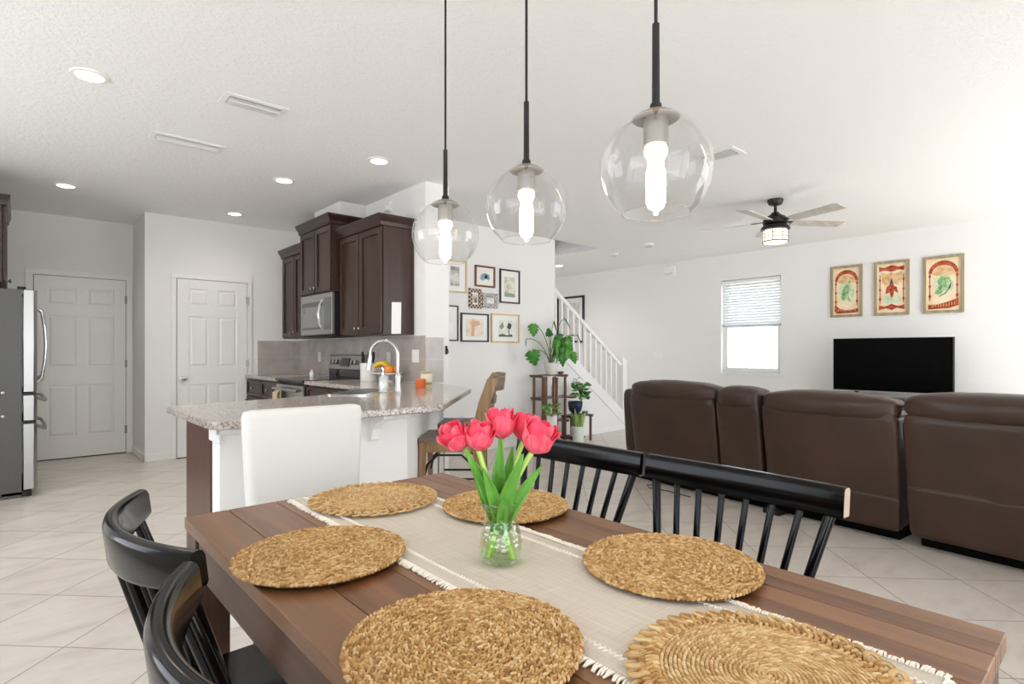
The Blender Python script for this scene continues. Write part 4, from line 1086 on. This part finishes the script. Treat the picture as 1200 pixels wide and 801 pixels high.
# ------------------------------------------------------------------ sofas
SA = math.atan2(-.9943,-.1068)
SO = (4.22,2.83)
def SX(s_, n_): return (SO[0]-.1068*s_+.9943*n_, SO[1]-.9943*s_-.1068*n_)
def sofa(label, s0, units, arm_l, arm_r, s1):
    p = SX(s0, 0); e = thing('reclining_sofa', label, 'sofa', (p[0],p[1],0), SA, 'brown leather reclining sofas')
    W = s1-s0
    MB().box(.05,W-.05,.15,.86,.0,.13).build('sofa_base', M['under'], e)
    MB().puff((W/2,.54,.27),(W-.06,.72,.32),(0,0,.01),12).build('seat_frame', M['leather'], e, smooth='all')
    for j, (a, b, nm, zt) in enumerate(units):
        a -= s0; b -= s0; w = b-a; c = (a+b)/2
        bk = MB(); bk.puff((c,.110,.445),(w-.004,.19,.75),(.0,.010,.0),18,.03,12,-.050,.0012,s0*3+j); bb = bk.build('backrest' if nm == 'b' else 'console_back', M['leather'], e, smooth='all')
        hp = MB(); hp.puff((c,.082,zt-.07),(w+.000,.25,.145),(.002,.012,.024),4.5,0,18,0,.0045,j*7+s0); hp.build('head_pillow', M['leather'], bb, smooth='all')
        sp_ = MB(); zk = .385 if s0 > 1 else .29; sp_.puff((c,.084+(.0 if s0 > 1 else .006),(zk+.07)/2),(w*.985-.008,.10,zk-.07),(0,.004,0),24,.02,10,-.050*(zk-.07)/.75,.0020,j+s0); sp_.build('back_skirt', M['leather'], bb, smooth='all')
        if nm == 'b': MB().puff((c,.55,.48),(w-.02,.62,.14),(0,0,.03),6).build('seat_cushion', M['leather'], e, smooth='all')
    for side, fl in ((0,arm_l),(1,arm_r)):
        if fl:
            c = .085 if side == 0 else W-.085
            MB().puff((c,.50,.44),(.17,.78,.60),(.01,0,.02),7,.05,10,0,.003).build('arm', M['leather'], e, smooth='all')
            MB().puff((c-.03 if side == 0 else c+.03,.17,.52),(.13,.14,.62),(.01,.01,.01),7,.05,8,-.02,.002).build('arm_back', M['leather'], e, smooth='all')
    MB().box(W*.62,W*.62+.12,.02,.1,.0,.035).build('recliner_foot', M['black'], e)
    return e
sofa('brown leather reclining sofa with centre console, its back to the table', -.47, [(-.305,.595,'b',.918),(.605,.972,'c',.905),(.982,1.866,'b',.90)], True, False, 1.868)
sofa('brown leather recliner sofa cut off by the right edge', 1.884, [(1.884,2.80,'b',.935),(2.81,3.7,'b',.92)], False, True, 3.88)
pcd = MB(); pts = [SX(-.02,.03)+(.006,), SX(-.08,-.03)+(.006,), SX(.0,-.10)+(.006,), SX(.18,-.06)+(.006,), SX(.45,-.07)+(.006,)]
P = []
for i in range(len(pts)-1):
    for k in range(6): P.append(Vector(pts[i]).lerp(Vector(pts[i+1]), k/6))
pcd.tube(P, .004, 6); tag(pcd.build('power_cord', M['black'], smooth=True), 'thin black power cord on the tiles beneath the sofa back', 'cord')

# television
tv = thing('television', 'large black flat screen television on a low console by the far wall', 'television', (7.9,2.005,0))
TVX = 0
MB().box(-.02,.035,-.62,.62,.70,1.36).build('television_case', M['black'], tv, bevel=.004)
MB().box(-.024,-.0195,-.61,.61,.712,1.352).build('screen', M['screen'], tv)
MB().box(-.023,-.019,-.615,.615,.700,.710).build('lower_bezel', plain('silver_bezel','#b5b7b8',.3,.8), tv)
for s_ in (-1,1):
    MB().bar((0,s_*.36,.70),(-.12,s_*.36,.632),.03,.012).bar((0,s_*.36,.70),(.10,s_*.36,.632),.03,.012).build('television_foot', M['black'], tv)
co = thing('media_console', 'low dark console under the television behind the sofa', 'console', (7.92,2.0,0))
MB().box(-.2,.2,-.85,.85,.08,.60).build('console_body', M['espresso'], co, bevel=.004)
MB().box(-.22,.22,-.87,.87,.60,.625).build('console_top', M['espresso_h'], co, bevel=.003)
for k in range(3):
    MB().box(-.215,-.2,-.84+k*.565,-.84+k*.565+.55,.1,.58).build('console_door', M['espresso'], co, bevel=.003)
for sx in (-1,1):
    for sy in (-1,1): MB().box(sx*.17-.02,sx*.17+.02,sy*.8-.02,sy*.8+.02,0,.08).build('leg', M['espresso'], co)

# ------------------------------------------------------------------ pictures
def m_art(name, stops, sc=14., seed=0.):
    m = Mat(name, '#cccccc', .5, 0, .2); v = m.coord(loc=(seed,seed*.7,seed*.3)); m.col(m.ramp(m.noise(v, sc, 3, .55), stops)); return m.m
def framed(label, x0, x1, z0, z1, fm, fw, art, box=None, group='framed pictures on the gallery wall', shapes=()):
    cx_, cz_ = (x0+x1)/2, (z0+z1)/2; w, h = (x1-x0)/2, (z1-z0)/2
    e = thing('picture_frame', label, 'picture', (cx_,GY,cz_), 0, group)
    f_ = MB()
    for q in ((-w,-w+fw,-h,h),(w-fw,w,-h,h),(-w+fw,w-fw,-h,-h+fw),(-w+fw,w-fw,h-fw,h)): f_.box(q[0],q[1],-.022,0,q[2],q[3])
    f_.build('frame', fm, e, bevel=.0015)
    MB().box(-w+fw,w-fw,-.008,-.001,-h+fw,h-fw).build('picture_mount', M['paper'], e)
    bx = box or (-.55,.55,-.55,.55)
    MB().box(bx[0]*w,bx[1]*w,-.010,-.0075,bx[2]*h,bx[3]*h).build('print', art, e)
    for (pts, mt) in shapes:
        MB().prism([(u*w,v*h) for u,v in pts], -.0115, -.0095, lambda u,v,w_: (u,w_,v)).build('print_figure', mt, e)
    return e
fb_ = plain('black_frame','#242424',.4); fg = plain('gold_frame','#d9bf94',.4,.3); fbr = wood('brown_frame','#5b3a28','#7a5038','#946850',0,.5)
ink = plain('ink','#4a4d4c',.7); sage = plain('sage_ink','#8fa08c',.7); peach = plain('peach_ink','#e0b894',.7)
framed('gold framed grey landscape print at the top left of the gallery', 3.555,3.935,1.875,2.245,fg,.016,m_art('grey_landscape',[(.35,'#6d706e'),(.5,'#b9bab4'),(.65,'#e2e0d8')],9.,1.),(-.2,.45,-.6,.6))
framed('brown framed small blue animal print at the top middle of the gallery', 4.058,4.365,1.968,2.222,fbr,.02,m_art('cream_paper',[(.4,'#f1ebe0'),(.6,'#f6f2ea')],6.,2.),(-.7,.7,-.65,.65),shapes=(([(-.5,-.25),(-.35,.2),(0,.33),(.4,.2),(.5,-.1),(.35,-.38),(.15,-.2),(-.2,-.4)],plain('bluegrey_ink','#8aa6b8',.7)),([(-.1,-.1),(.05,.18),(.25,.05),(.2,-.22)],ink)))
framed('tall black framed print at the top right of the gallery', 4.443,4.775,1.795,2.215,fb_,.018,m_art('pale_green_scene',[(.35,'#9fae9c'),(.5,'#dcd9c4'),(.65,'#f2efe6')],11.,3.),(-.55,.55,-.62,.55),shapes=(([(-.5,-.62),(.5,-.62),(.5,-.42),(-.5,-.38)],sage),))
chk = Mat('checked_frame','#888888',.5); ck = chk.n('ShaderNodeTexChecker', Scale=42.); chk.lk(chk.coord(), ck.inputs['Vector']); ck.inputs['Color1'].default_value = lin('#3a2d26'); ck.inputs['Color2'].default_value = lin('#cbb7a0'); chk.lk(ck.outputs['Color'], chk.b.inputs['Base Color'])
zig = Mat('black_white_patterned_frame','#888888',.5); wv = zig.n('ShaderNodeTexWave', Scale=16., Distortion=6.); wv.inputs['Detail Scale'].default_value = 3.; zig.lk(zig.coord(rot=(0,.7,0)), wv.inputs['Vector']); zig.col(zig.ramp(wv.outputs['Fac'], [(.45,'#2a2a2a'),(.55,'#efece6')]))
framed('tiny portrait frame with brown checked border in the gallery middle', 3.968,4.152,1.705,1.938,chk.m,.045,m_art('sepia_photo',[(.4,'#c9bfae'),(.6,'#f0eade')],12.,4.),(-.38,.38,-.45,.45),shapes=(([(-.1,-.4),(.25,-.4),(.2,0),(.05,.15)],ink),))
framed('small square frame with black and white patterned border in the gallery', 4.172,4.408,1.72,1.90,zig.m,.055,m_art('pale_photo',[(.4,'#d9d6cd'),(.6,'#f4f2ec')],12.,5.),(-.35,.35,-.35,.35))
framed('black framed white print at the bottom left of the gallery, partly hidden', 3.45,3.812,1.315,1.722,fb_,.014,m_art('blank_print',[(.4,'#eceeec'),(.6,'#f7f7f5')],6.,6.),(-.6,.6,-.7,.6))
framed('black framed peach coloured print at the bottom middle of the gallery', 3.850,4.265,1.308,1.645,fb_,.017,m_art('peach_print',[(.35,'#e6c6a8'),(.5,'#efe0cd'),(.65,'#f4eee4')],8.,7.),(-.6,.6,-.62,.6),shapes=(([(-.25,-.6),(-.05,-.6),(.0,.1),(.4,.2),(.3,.5),(-.2,.45)],peach),))
framed('gold framed dark tree print at the bottom right of the gallery', 4.306,4.770,1.302,1.660,fg,.018,m_art('pale_tree',[(.4,'#dfe5d8'),(.6,'#f3f3ea')],10.,8.),(-.5,.5,-.6,.55),shapes=(([(.1,.05),(.2,.4),(.42,.3),(.38,.0),(.25,-.05),(.28,-.45),(.22,-.45),(.2,0)],ink),([(-.5,-.58),(.5,-.58),(.45,-.4),(.1,-.48),(-.2,-.38),(-.45,-.45)],plain('dark_green_ink','#5a6b5a',.7)),([(-.45,.1),(-.2,.45),(-.1,.1),(-.3,-.1)],sage)))
# posters on the television wall
cream = m_art('aged_cream',[(.35,'#e9cfa4'),(.5,'#f2dfbb'),(.65,'#f6e8cc')],6.,3.)
rust = m_art('rust_ink',[(.35,'#8f3520'),(.5,'#b24c2f'),(.68,'#c9714c')],30.,1.); amber = m_art('amber_ink',[(.35,'#d5a56f'),(.6,'#e6c79b')],20.,2.)
green = m_art('green_ink',[(.35,'#4f8a4a'),(.5,'#8db57c'),(.66,'#c3d3a0')],26.,4.); mint = m_art('mint_ink',[(.4,'#bfd4b0'),(.6,'#dde6c8')],16.,5.); dkblue = plain('slate_ink','#3f4c63',.7)
def poster(label, y0, y1, fig):
    cy_ = (y0+y1)/2; w = (y1-y0)/2; h = .342; cz_ = 1.995
    e = thing('framed_poster', label, 'picture', (TX,cy_,cz_), 0, 'vintage style posters above the television')
    # local u runs to the right as seen from the room = -y
    def cv(u, v, d): return (-d, -u*w, v*h)
    f_ = MB(); fw = .032/w; fh = .032/h
    for q in ((-1,-1+fw,-1,1),(1-fw,1,-1,1),(-1+fw,1-fw,-1,-1+fh),(-1+fw,1-fw,1-fh,1)):
        f_.prism([(q[0],q[2]),(q[1],q[2]),(q[1],q[3]),(q[0],q[3])], 0, .028, cv)
    f_.build('frame', M['framewood'], e, bevel=.002)
    MB().prism([(-.84,-.91),(.84,-.91),(.84,.91),(-.84,.91)], .001, .010, cv).build('poster_sheet', cream, e)
    def lay(nm, pts, mt, d=.0115): return MB().prism(pts, d-.002, d, cv).build(nm, mt, e)
    if fig == 'mid':
        lay('banner', [(-.7,.62),(-.72,.80),(-.4,.76),(0,.84),(.4,.76),(.72,.80),(.7,.62),(.4,.66),(0,.60),(-.4,.66)], rust)
        lay('banner', [(-.72,-.80),(-.72,-.62),(-.4,-.68),(-.2,-.64),(0,-.58),(.2,-.64),(.4,-.68),(.72,-.62),(.72,-.80),(.3,-.74),(0,-.82),(-.3,-.74)], rust)
        lay('backdrop', [(-.55,.2),(-.6,.62),(-.2,.5),(0,.6),(.2,.5),(.6,.62),(.55,.2),(.3,.1),(0,.2),(-.3,.1)], amber)
        lay('cloud', [(-.55,-.45),(-.4,-.28),(-.15,-.30),(0,-.4),(.15,-.30),(.4,-.28),(.55,-.45),(.4,-.56),(-.4,-.56)], mint)
        lay('figure', [(-.35,-.22),(-.28,.02),(-.12,.12),(-.06,.25),(0,.12),(.1,.2),(.12,.08),(.3,.02),(.36,-.2),(.15,-.12),(.06,-.36),(-.04,-.36),(-.1,-.16)], rust, .013)
        lay('figure_crown', [(-.1,.16),(0,.36),(.1,.16)], dkblue, .0135)
    else:
        arch = [(.72*math.cos(PI*k/20), .40+.42*math.sin(PI*k/20)) for k in range(21)]+[(.56*math.cos(PI*(20-k)/20), .38+.28*math.sin(PI*(20-k)/20)) for k in range(21)]
        lay('arch', arch, rust)
        lay('backdrop', [(.55*math.cos(PI*k/16), .36+.28*math.sin(PI*k/16)) for k in range(17)]+[(-.3,.30),(0,.36),(.3,.30)], amber)
        lay('backdrop', [(.5*math.cos(2*PI*k/24), -.02+.36*math.sin(2*PI*k/24)) for k in range(24)], mint)
        if fig == 'a':
            lay('figure', [(-.32,-.2),(-.26,.02),(-.05,.22),(.2,.42),(.3,.36),(.2,.2),(.3,.05),(.12,-.05),(.2,-.3),(.32,-.44),(.14,-.40),(.0,-.22),(-.1,-.34),(-.26,-.36)], green, .013)
            bn = [(-.72,-.52),(-.4,-.68),(0,-.74),(.4,-.72),(.74,-.66),(.74,-.84),(-.6,-.86),(-.74,-.76)]
        else:
            lay('figure', [(-.42,-.28),(-.2,-.05),(-.3,.1),(-.1,.3),(.2,.28),(.38,.1),(.36,-.12),(.2,-.26),(.02,-.2),(-.1,-.32),(-.3,-.36)], green, .013)
            lay('figure_tail', [(-.22,-.44),(.1,-.34),(.34,-.14),(.40,.06),(.32,-.02),(.22,-.2),(.02,-.34),(-.2,-.40)], dkblue, .0135)
            bn = [(-.74,-.70),(-.3,-.70),(.2,-.62),(.72,-.50),(.74,-.74),(.3,-.84),(-.74,-.86)]
        lay('banner', bn, rust)
        ml = MB()
        for k in range(9):
            u = -.52+.13*k; z_ = (-.72 if fig == 'a' else -.74+.10*max(0,(u+.1)))
            ml.prism([(u,z_-.05),(u+.035,z_-.05),(u+.035,z_+.05),(u,z_+.05)], .0112, .0126, cv)
        ml.build('banner_strokes', amber, e)
    for sd in (-1,1):
        c_ = MB(); c_.prism([(sd*.66-.025,-.55),(sd*.66+.025,-.55),(sd*.66+.025,.5),(sd*.66-.025,.5)], .009, .0118, cv)
        for v in (-.4,-.05,.3): c_.prism([(sd*.66,v-.10),(sd*.66+.07,v),(sd*.66,v+.10),(sd*.66-.07,v)], .0095, .0125, cv)
        c_.build('side_column', rust, e)
poster('wood framed vintage poster of a green creature, left of the three above the television', 2.394,2.775,'a')
poster('wood framed vintage poster of a rust red figure, middle of the three', 1.882,2.263,'mid')
poster('wood framed vintage poster of a green creature with dark tail, right of the three', 1.35,1.746,'c')
# picture on the hall wall beyond the stairs
hp_ = thing('picture_frame', 'large dark framed picture on the hall wall seen through the balusters', 'picture', (TX,7.52,1.83), 0)
f_ = MB()
for q in ((-.36,-.32,-.46,.46),(.32,.36,-.46,.46),(-.32,.32,-.46,-.42),(-.32,.32,.42,.46)): f_.box(-.03,0,*q)
f_.build('frame', fb_, hp_, bevel=.002)
MB().box(-.01,-.001,-.32,.32,-.42,.42).build('picture_mount', M['paper'], hp_)
MB().box(-.012,-.0095,-.24,.24,-.33,.33).build('print', m_art('grey_botanical',[(.4,'#cfcfc9'),(.55,'#e6e5e0'),(.7,'#b7bab2')],7.,9.), hp_)

# ------------------------------------------------------------------ plant shelf and plants
SHX, SHY = 4.87, 5.00
ps_ = thing('plant_stand', 'dark bamboo tiered plant stand against the white stair wall', 'plant stand', (SHX,SHY,0))
D = .11
def shelf_(x0, x1, z):
    b = MB()
    for k in range(3): b.box(x0,x1,-D+k*.078,-D+k*.078+.064,z-.012,z)
    b.box(x0+.01,x0+.03,-D,D,z-.032,z-.0125); b.box(x1-.03,x1-.01,-D,D,z-.032,z-.0125)
    b.build('shelf_board', M['bamboo'], ps_, bevel=.002)
def post_(x, z, ys=(-1,1)):
    for s_ in ys: MB().box(x-.013,x+.013,s_*(D-.014)-.013,s_*(D-.014)+.013,0,z).build('post', M['bamboo'], ps_, bevel=.002)
for x, z in ((.03,.90),(.19,.90),(.245,.90),(.40,.90),(.565,.36),(.73,.36),(.90,.36)): post_(x-.0, z-.033)
shelf_(-.04,.45,.90); shelf_(-.02,.58,.615); shelf_(.17,.47,.32); shelf_(.54,.95,.35); shelf_(.52,.78,.075)
# monstera
def leafshape(mb, c, M3, L, W, splits=True, seed=0):
    c = Vector(c); pts = []
    n = 14
    right = []
    for k in range(n+1):
        t = k/n; y = -.12*L+L*1.12*t-(.12*L if False else 0)
        w = W*(math.sin(PI*(t**.62))**.85) if 0 < t < 1 else 0
        if splits and k % 3 == 2 and .2 < t < .85: w *= .62
        right.append((w, y))
    right[0] = (W*.22, -.16*L)
    left = [(-w, y) for w, y in reversed(right[1:-1])]
    out = [(0,0)]+[(right[0][0],right[0][1])]+right[1:]+left+[(-right[0][0],right[0][1])]
    vs_ = []
    mid = mb.bm.verts.new(c+M3 @ Vector((0,.28*L,-.02*L)))
    for x, y in out:
        z = -.25*abs(x)*abs(x)/max(W,.01)-.16*max(0,y)**2/L
        vs_.append(mb.bm.verts.new(c+M3 @ Vector((x,y,z+.05*L))))
    for a, b in zip(vs_, vs_[1:]+vs_[:1]): mb.face([mid,a,b])
def orient(dirv, nrm):
    y = Vector(dirv).normalized(); z = Vector(nrm); z = (z-y*z.dot(y)).normalized(); x = y.cross(z)
    return Matrix((x,y,z)).transposed()
mo = thing('monstera_plant', 'large leafed monstera in a white pot on top of the plant stand', 'plant', (SHX+.24,SHY,.90+.002))
MB().lathe([(0,0),(.065,0),(.072,.01),(.092,.14),(.095,.15),(.088,.15),(.084,.135),(0,.13)], 32).build('pot', M['ceramic'], mo, smooth=True)
MB().lathe([(0,.128),(.082,.128),(.082,.133),(0,.134)], 24).build('soil', M['soil'], mo)
cam = Vector((-.66,-.74,.1))
LV = []
def wpt(u, v, y):   # design coordinates on the wall behind the stand: sideways offset and height relative to the pot
    return Vector((u, y, v))
# sideways(m), depth, height, leaf length, width, direction (sideways, height)
for (sx, dy, z, L, W, dx, dz, tw) in ((-.36,-.02,.55,.15,.075,-.10,-1,.2),(-.43,-.06,.22,.185,.10,.25,-1,.1),(-.44,.03,.375,.10,.045,-.1,-1,.8),(-.13,-.04,.47,.12,.06,.9,-.3,.1),(.02,-.10,.42,.17,.075,.5,-.9,.0),
      (-.01,-.12,.30,.24,.06,-.1,-1,.6),(.12,-.10,.30,.17,.07,-.3,-1,.2),(.22,-.06,.35,.18,.075,.7,-.6,.1),(.33,.0,.30,.17,.07,.2,-1,.1),(.30,-.12,.20,.15,.06,.3,-1,.2),(.09,.03,.60,.14,.025,.4,-1,.9),
      (.25,-.02,.65,.17,.035,.7,-.8,.8),(.48,.02,.44,.17,.035,.8,-.6,.7),(.06,-.13,.18,.16,.06,.1,-1,.3),(.46,.06,.22,.09,.04,.5,-1,.5),(.18,-.14,.24,.15,.065,-.4,-.9,.2),(.60,.04,.44,.13,.03,.5,-.9,.8),(.12,-.05,.36,.16,.07,-.2,-1,.1),(.28,-.04,.40,.15,.07,.3,-1,.1),(.02,-.09,.36,.15,.06,-.3,-1,.3),(.20,-.02,.22,.16,.07,.1,-1,.1)):
    LV.append((Vector((sx*.92,dy,z+.07)), L, W, Vector((dx,-.15,dz)), tw))
fo = MB(); stm = MB()
for i, (p, L, W, d, tw) in enumerate(LV):
    nrm = (cam*(1-tw)+Vector((.8,-.2,.3))*tw).normalized()
    leafshape(fo, p, orient(d, nrm), L, W, W > .05, i)
    stm.tube(bez((random.uniform(-.03,.03),random.uniform(-.03,.03),.13),(p.x*.35,p.y*.5,p.z*.75+.15),p,10), .0045, 6)
fo.build('foliage', M['leaf'], mo, smooth='all', solid=.001); stm.build('stems', M['stemg'], mo, smooth=True)
# navy pot plant
def bush(mb, stm, n, r, z0, h, L, W, cx=0., cy=0., spread=1.):
    for k in range(n):
        a = random.uniform(0,2*PI); rr = r*random.uniform(.2,1.); z = z0+h*random.uniform(.1,1.)
        p = Vector((cx+rr*math.cos(a)*spread, cy+rr*math.sin(a)*.6, z)); d = Vector((math.cos(a),math.sin(a),random.uniform(-.5,.6)))
        leafshape(mb, p, orient(d, (cam+Vector((random.uniform(-.6,.6),random.uniform(-.6,.6),.7))).normalized()), L*random.uniform(.7,1.1), W*random.uniform(.7,1.1), False)
        if stm is not None: stm.tube(bez((cx,cy,z0-.02),(cx+rr*.3*math.cos(a),cy+rr*.3*math.sin(a)*.6,z),p,6), .0022, 5)
nv = thing('potted_plant', 'leafy green plant in a navy glazed pot on the low tier of the stand', 'plant', (SHX+.70,SHY,.35+.002))
MB().lathe([(0,0),(.06,0),(.062,.012),(.05,.02),(.085,.06),(.098,.12),(.10,.175),(.094,.178),(.088,.16),(0,.155)], 32).build('pot', M['navy'], nv, smooth=True)
MB().lathe([(0,.15),(.088,.15),(.088,.157),(0,.158)], 24).build('soil', M['soil'], nv)
a_, b_ = MB(), MB(); bush(a_, b_, 46, .125, .19, .24, .08, .03, .08, -.03); a_.build('foliage', M['leaf'], nv, smooth='all', solid=.001); b_.build('stems', M['stemg'], nv, smooth=True)
fl = MB()
for k in range(8): fl.tube(bez((0,0,.3),(.0,0,.42),(-.02+.012*k,-.02,.44+.02*math.sin(k*2)),5), .0016, 5); fl.ell((-.06+.018*k,-.02,.45+.04*math.sin(k*2.3)), (.012,.012,.012), None, 8, 6)
fl.build('blossoms', plain('pale_bud','#cdbfb4',.6), nv, smooth=True)
snk = thing('potted_plant', 'upright bladed plant in a pale pot in front of the plant stand', 'plant', (SHX+.47,SHY-.26,0))
MB().lathe([(0,0),(.06,0),(.07,.01),(.075,.24),(.07,.245),(.066,.22),(0,.215)], 28).build('pot', plain('pale_green_pot','#dfe3da',.35), snk, smooth=True)
MB().lathe([(0,.21),(.066,.21),(.066,.217),(0,.218)], 24).build('soil', M['soil'], snk)
a_ = MB()
for k in range(9):
    an = 2*PI*k/9; d = Vector((math.cos(an)*.35,math.sin(an)*.35,1)); leafshape(a_, (.02*math.cos(an),.02*math.sin(an),.215), orient(d, cam), random.uniform(.18,.28), .026, False)
a_.build('foliage', M['leaf_light'], snk, smooth='all', solid=.001)
hg = thing('potted_plant', 'small pale succulent in a white pot at the left of the plant stand', 'plant', (SHX-.02,SHY-.27,0))
MB().lathe([(0,0),(.05,0),(.055,.01),(.065,.42),(.06,.425),(.056,.40),(0,.395)], 28).build('pot', M['ceramic'], hg, smooth=True)
MB().lathe([(0,.39),(.056,.39),(.056,.398),(0,.399)], 24).build('soil', M['soil'], hg)
a_ = MB(); bush(a_, None, 40, .11, .40, .16, .06, .024); a_.build('foliage', M['leaf_light'], hg, smooth='all', solid=.001)
def lathe_thing(name, label, cat, loc, prof, mat, part, prof2=None, mat2=None, part2=None):
    e = thing(name, label, cat, loc); MB().lathe(prof, 24).build(part, mat, e, smooth=True)
    if prof2: MB().lathe(prof2, 24).build(part2, mat2, e, smooth=True)
    return e
lathe_thing('candle_jar', 'white candle jar on the second tier of the plant stand', 'candle', (SHX+.315,SHY,.615+.002), [(0,0),(.045,0),(.048,.01),(.048,.13),(.04,.135),(0,.135)], M['ceramic'], 'jar_body', [(0,.135),(.046,.135),(.046,.155),(0,.157)], M['cream'], 'jar_lid')
lathe_thing('figurine', 'slim white figurine on the lower tier of the plant stand', 'figurine', (SHX+.33,SHY,.32+.002), [(0,0),(.04,0),(.042,.01),(.03,.05),(.034,.1),(.02,.14),(.012,.15),(0,.151)], M['ceramic'], 'figurine_body', [(0,.147),(.016,.155),(.022,.172),(.014,.19),(0,.194)], M['ceramic'], 'figurine_head')
lathe_thing('lantern', 'small white lantern on the bottom tier of the plant stand', 'lantern', (SHX+.66,SHY,.075+.002), [(0,0),(.05,0),(.052,.012),(.042,.02),(.042,.09),(.05,.10),(.02,.125),(0,.127)], M['ceramic'], 'lantern_body', [(0,.125),(.012,.127),(.012,.145),(0,.146)], M['cream'], 'lantern_knob')
lathe_thing('trinket_dish', 'small grey dish on the right end of the low tier beside the navy pot', 'dish', (SHX+.90,SHY,.35+.002), [(0,0),(.03,0),(.045,.03),(.042,.032),(.027,.008),(0,.007)], plain('grey_stone','#6d675f',.6), 'dish_body', [(0,.007),(.02,.008),(.022,.025),(0,.04)], plain('dark_stone','#47423c',.6), 'stone')
lathe_thing('trinket_dish', 'small brown bowl on the top tier right of the monstera pot', 'bowl', (SHX+.385,SHY-.03,.90+.002), [(0,0),(.025,0),(.045,.03),(.042,.032),(.022,.008),(0,.007)], plain('brown_clay','#6a4c3a',.6), 'bowl_body', [(0,.007),(.03,.012),(.03,.03),(0,.036)], M['soil'], 'bowl_filling')

# ------------------------------------------------------------------ light, sky, camera
w = bpy.data.worlds.new('sky'); SC.world = w; w.use_nodes = True
wn = w.node_tree.nodes; wl = w.node_tree.links
bgn = wn['Background']; bgn.inputs[1].default_value = 5.0
tc_ = wn.new('ShaderNodeTexCoord'); sx_ = wn.new('ShaderNodeSeparateXYZ'); wl.new(tc_.outputs['Generated'], sx_.inputs[0])
cr_ = wn.new('ShaderNodeValToRGB'); e_ = cr_.color_ramp.elements
mr_ = wn.new('ShaderNodeMapRange'); mr_.inputs[1].default_value = -1; mr_.inputs[2].default_value = 1; wl.new(sx_.outputs[2], mr_.inputs[0])
e_[0].position = .46; e_[0].color = (.95,.975,1.0,1); e_[1].position = .56; e_[1].color = (.84,.915,1.0,1)
wl.new(mr_.outputs[0], cr_.inputs[0]); wl.new(cr_.outputs[0], bgn.inputs[0])
sun_ = bpy.data.lights.new('sun', 'SUN'); sun_.energy = 16; sun_.angle = .02; sun_.color = (1,.96,.9)
sun_o = bpy.data.objects.new('sun', sun_); COL.objects.link(sun_o); sun_o.rotation_euler = (math.radians(-40),0,math.radians(180))
sun_o.rotation_euler = (math.radians(38),0,math.radians(-8))
def spot(loc, e, size=.1, ang=150, col=(1,.93,.83)):
    l = bpy.data.lights.new('downlight', 'SPOT'); l.energy = e; l.spot_size = math.radians(ang); l.spot_blend = 1.0; l.shadow_soft_size = size; l.color = col
    o = bpy.data.objects.new('downlight', l); COL.objects.link(o); o.location = loc
for x, y, en in ((.296,3.807,30),(.33,6.47,30),(1.777,6.562,15),(1.758,4.999,34),(2.137,3.989,22),(7.1,6.75,60)): spot((x,y,CEIL-.03), en, .12, 150)
cam_d = bpy.data.cameras.new('camera'); cam_o = bpy.data.objects.new('camera', cam_d); COL.objects.link(cam_o)
FPX = 652.92
cam_d.sensor_width = 36; cam_d.lens = FPX*36/1200; cam_d.shift_y = 11.5/1200; cam_d.clip_start = .02
cam_o.location = (0,0,1.19); cam_o.rotation_euler = (PI/2,0,-math.radians(90-48.3846))
SC.camera = cam_o
vs_ = SC.view_settings; vs_.view_transform = 'Standard'; vs_.look = 'None'; vs_.gamma = 1; vs_.use_curve_mapping = False; vs_.exposure = -0.02
SC.cycles.use_denoising = True
SC.cycles.max_bounces = 12; SC.cycles.diffuse_bounces = 6; SC.cycles.glossy_bounces = 5; SC.cycles.transparent_max_bounces = 24
SC.cycles.sample_clamp_indirect = 6
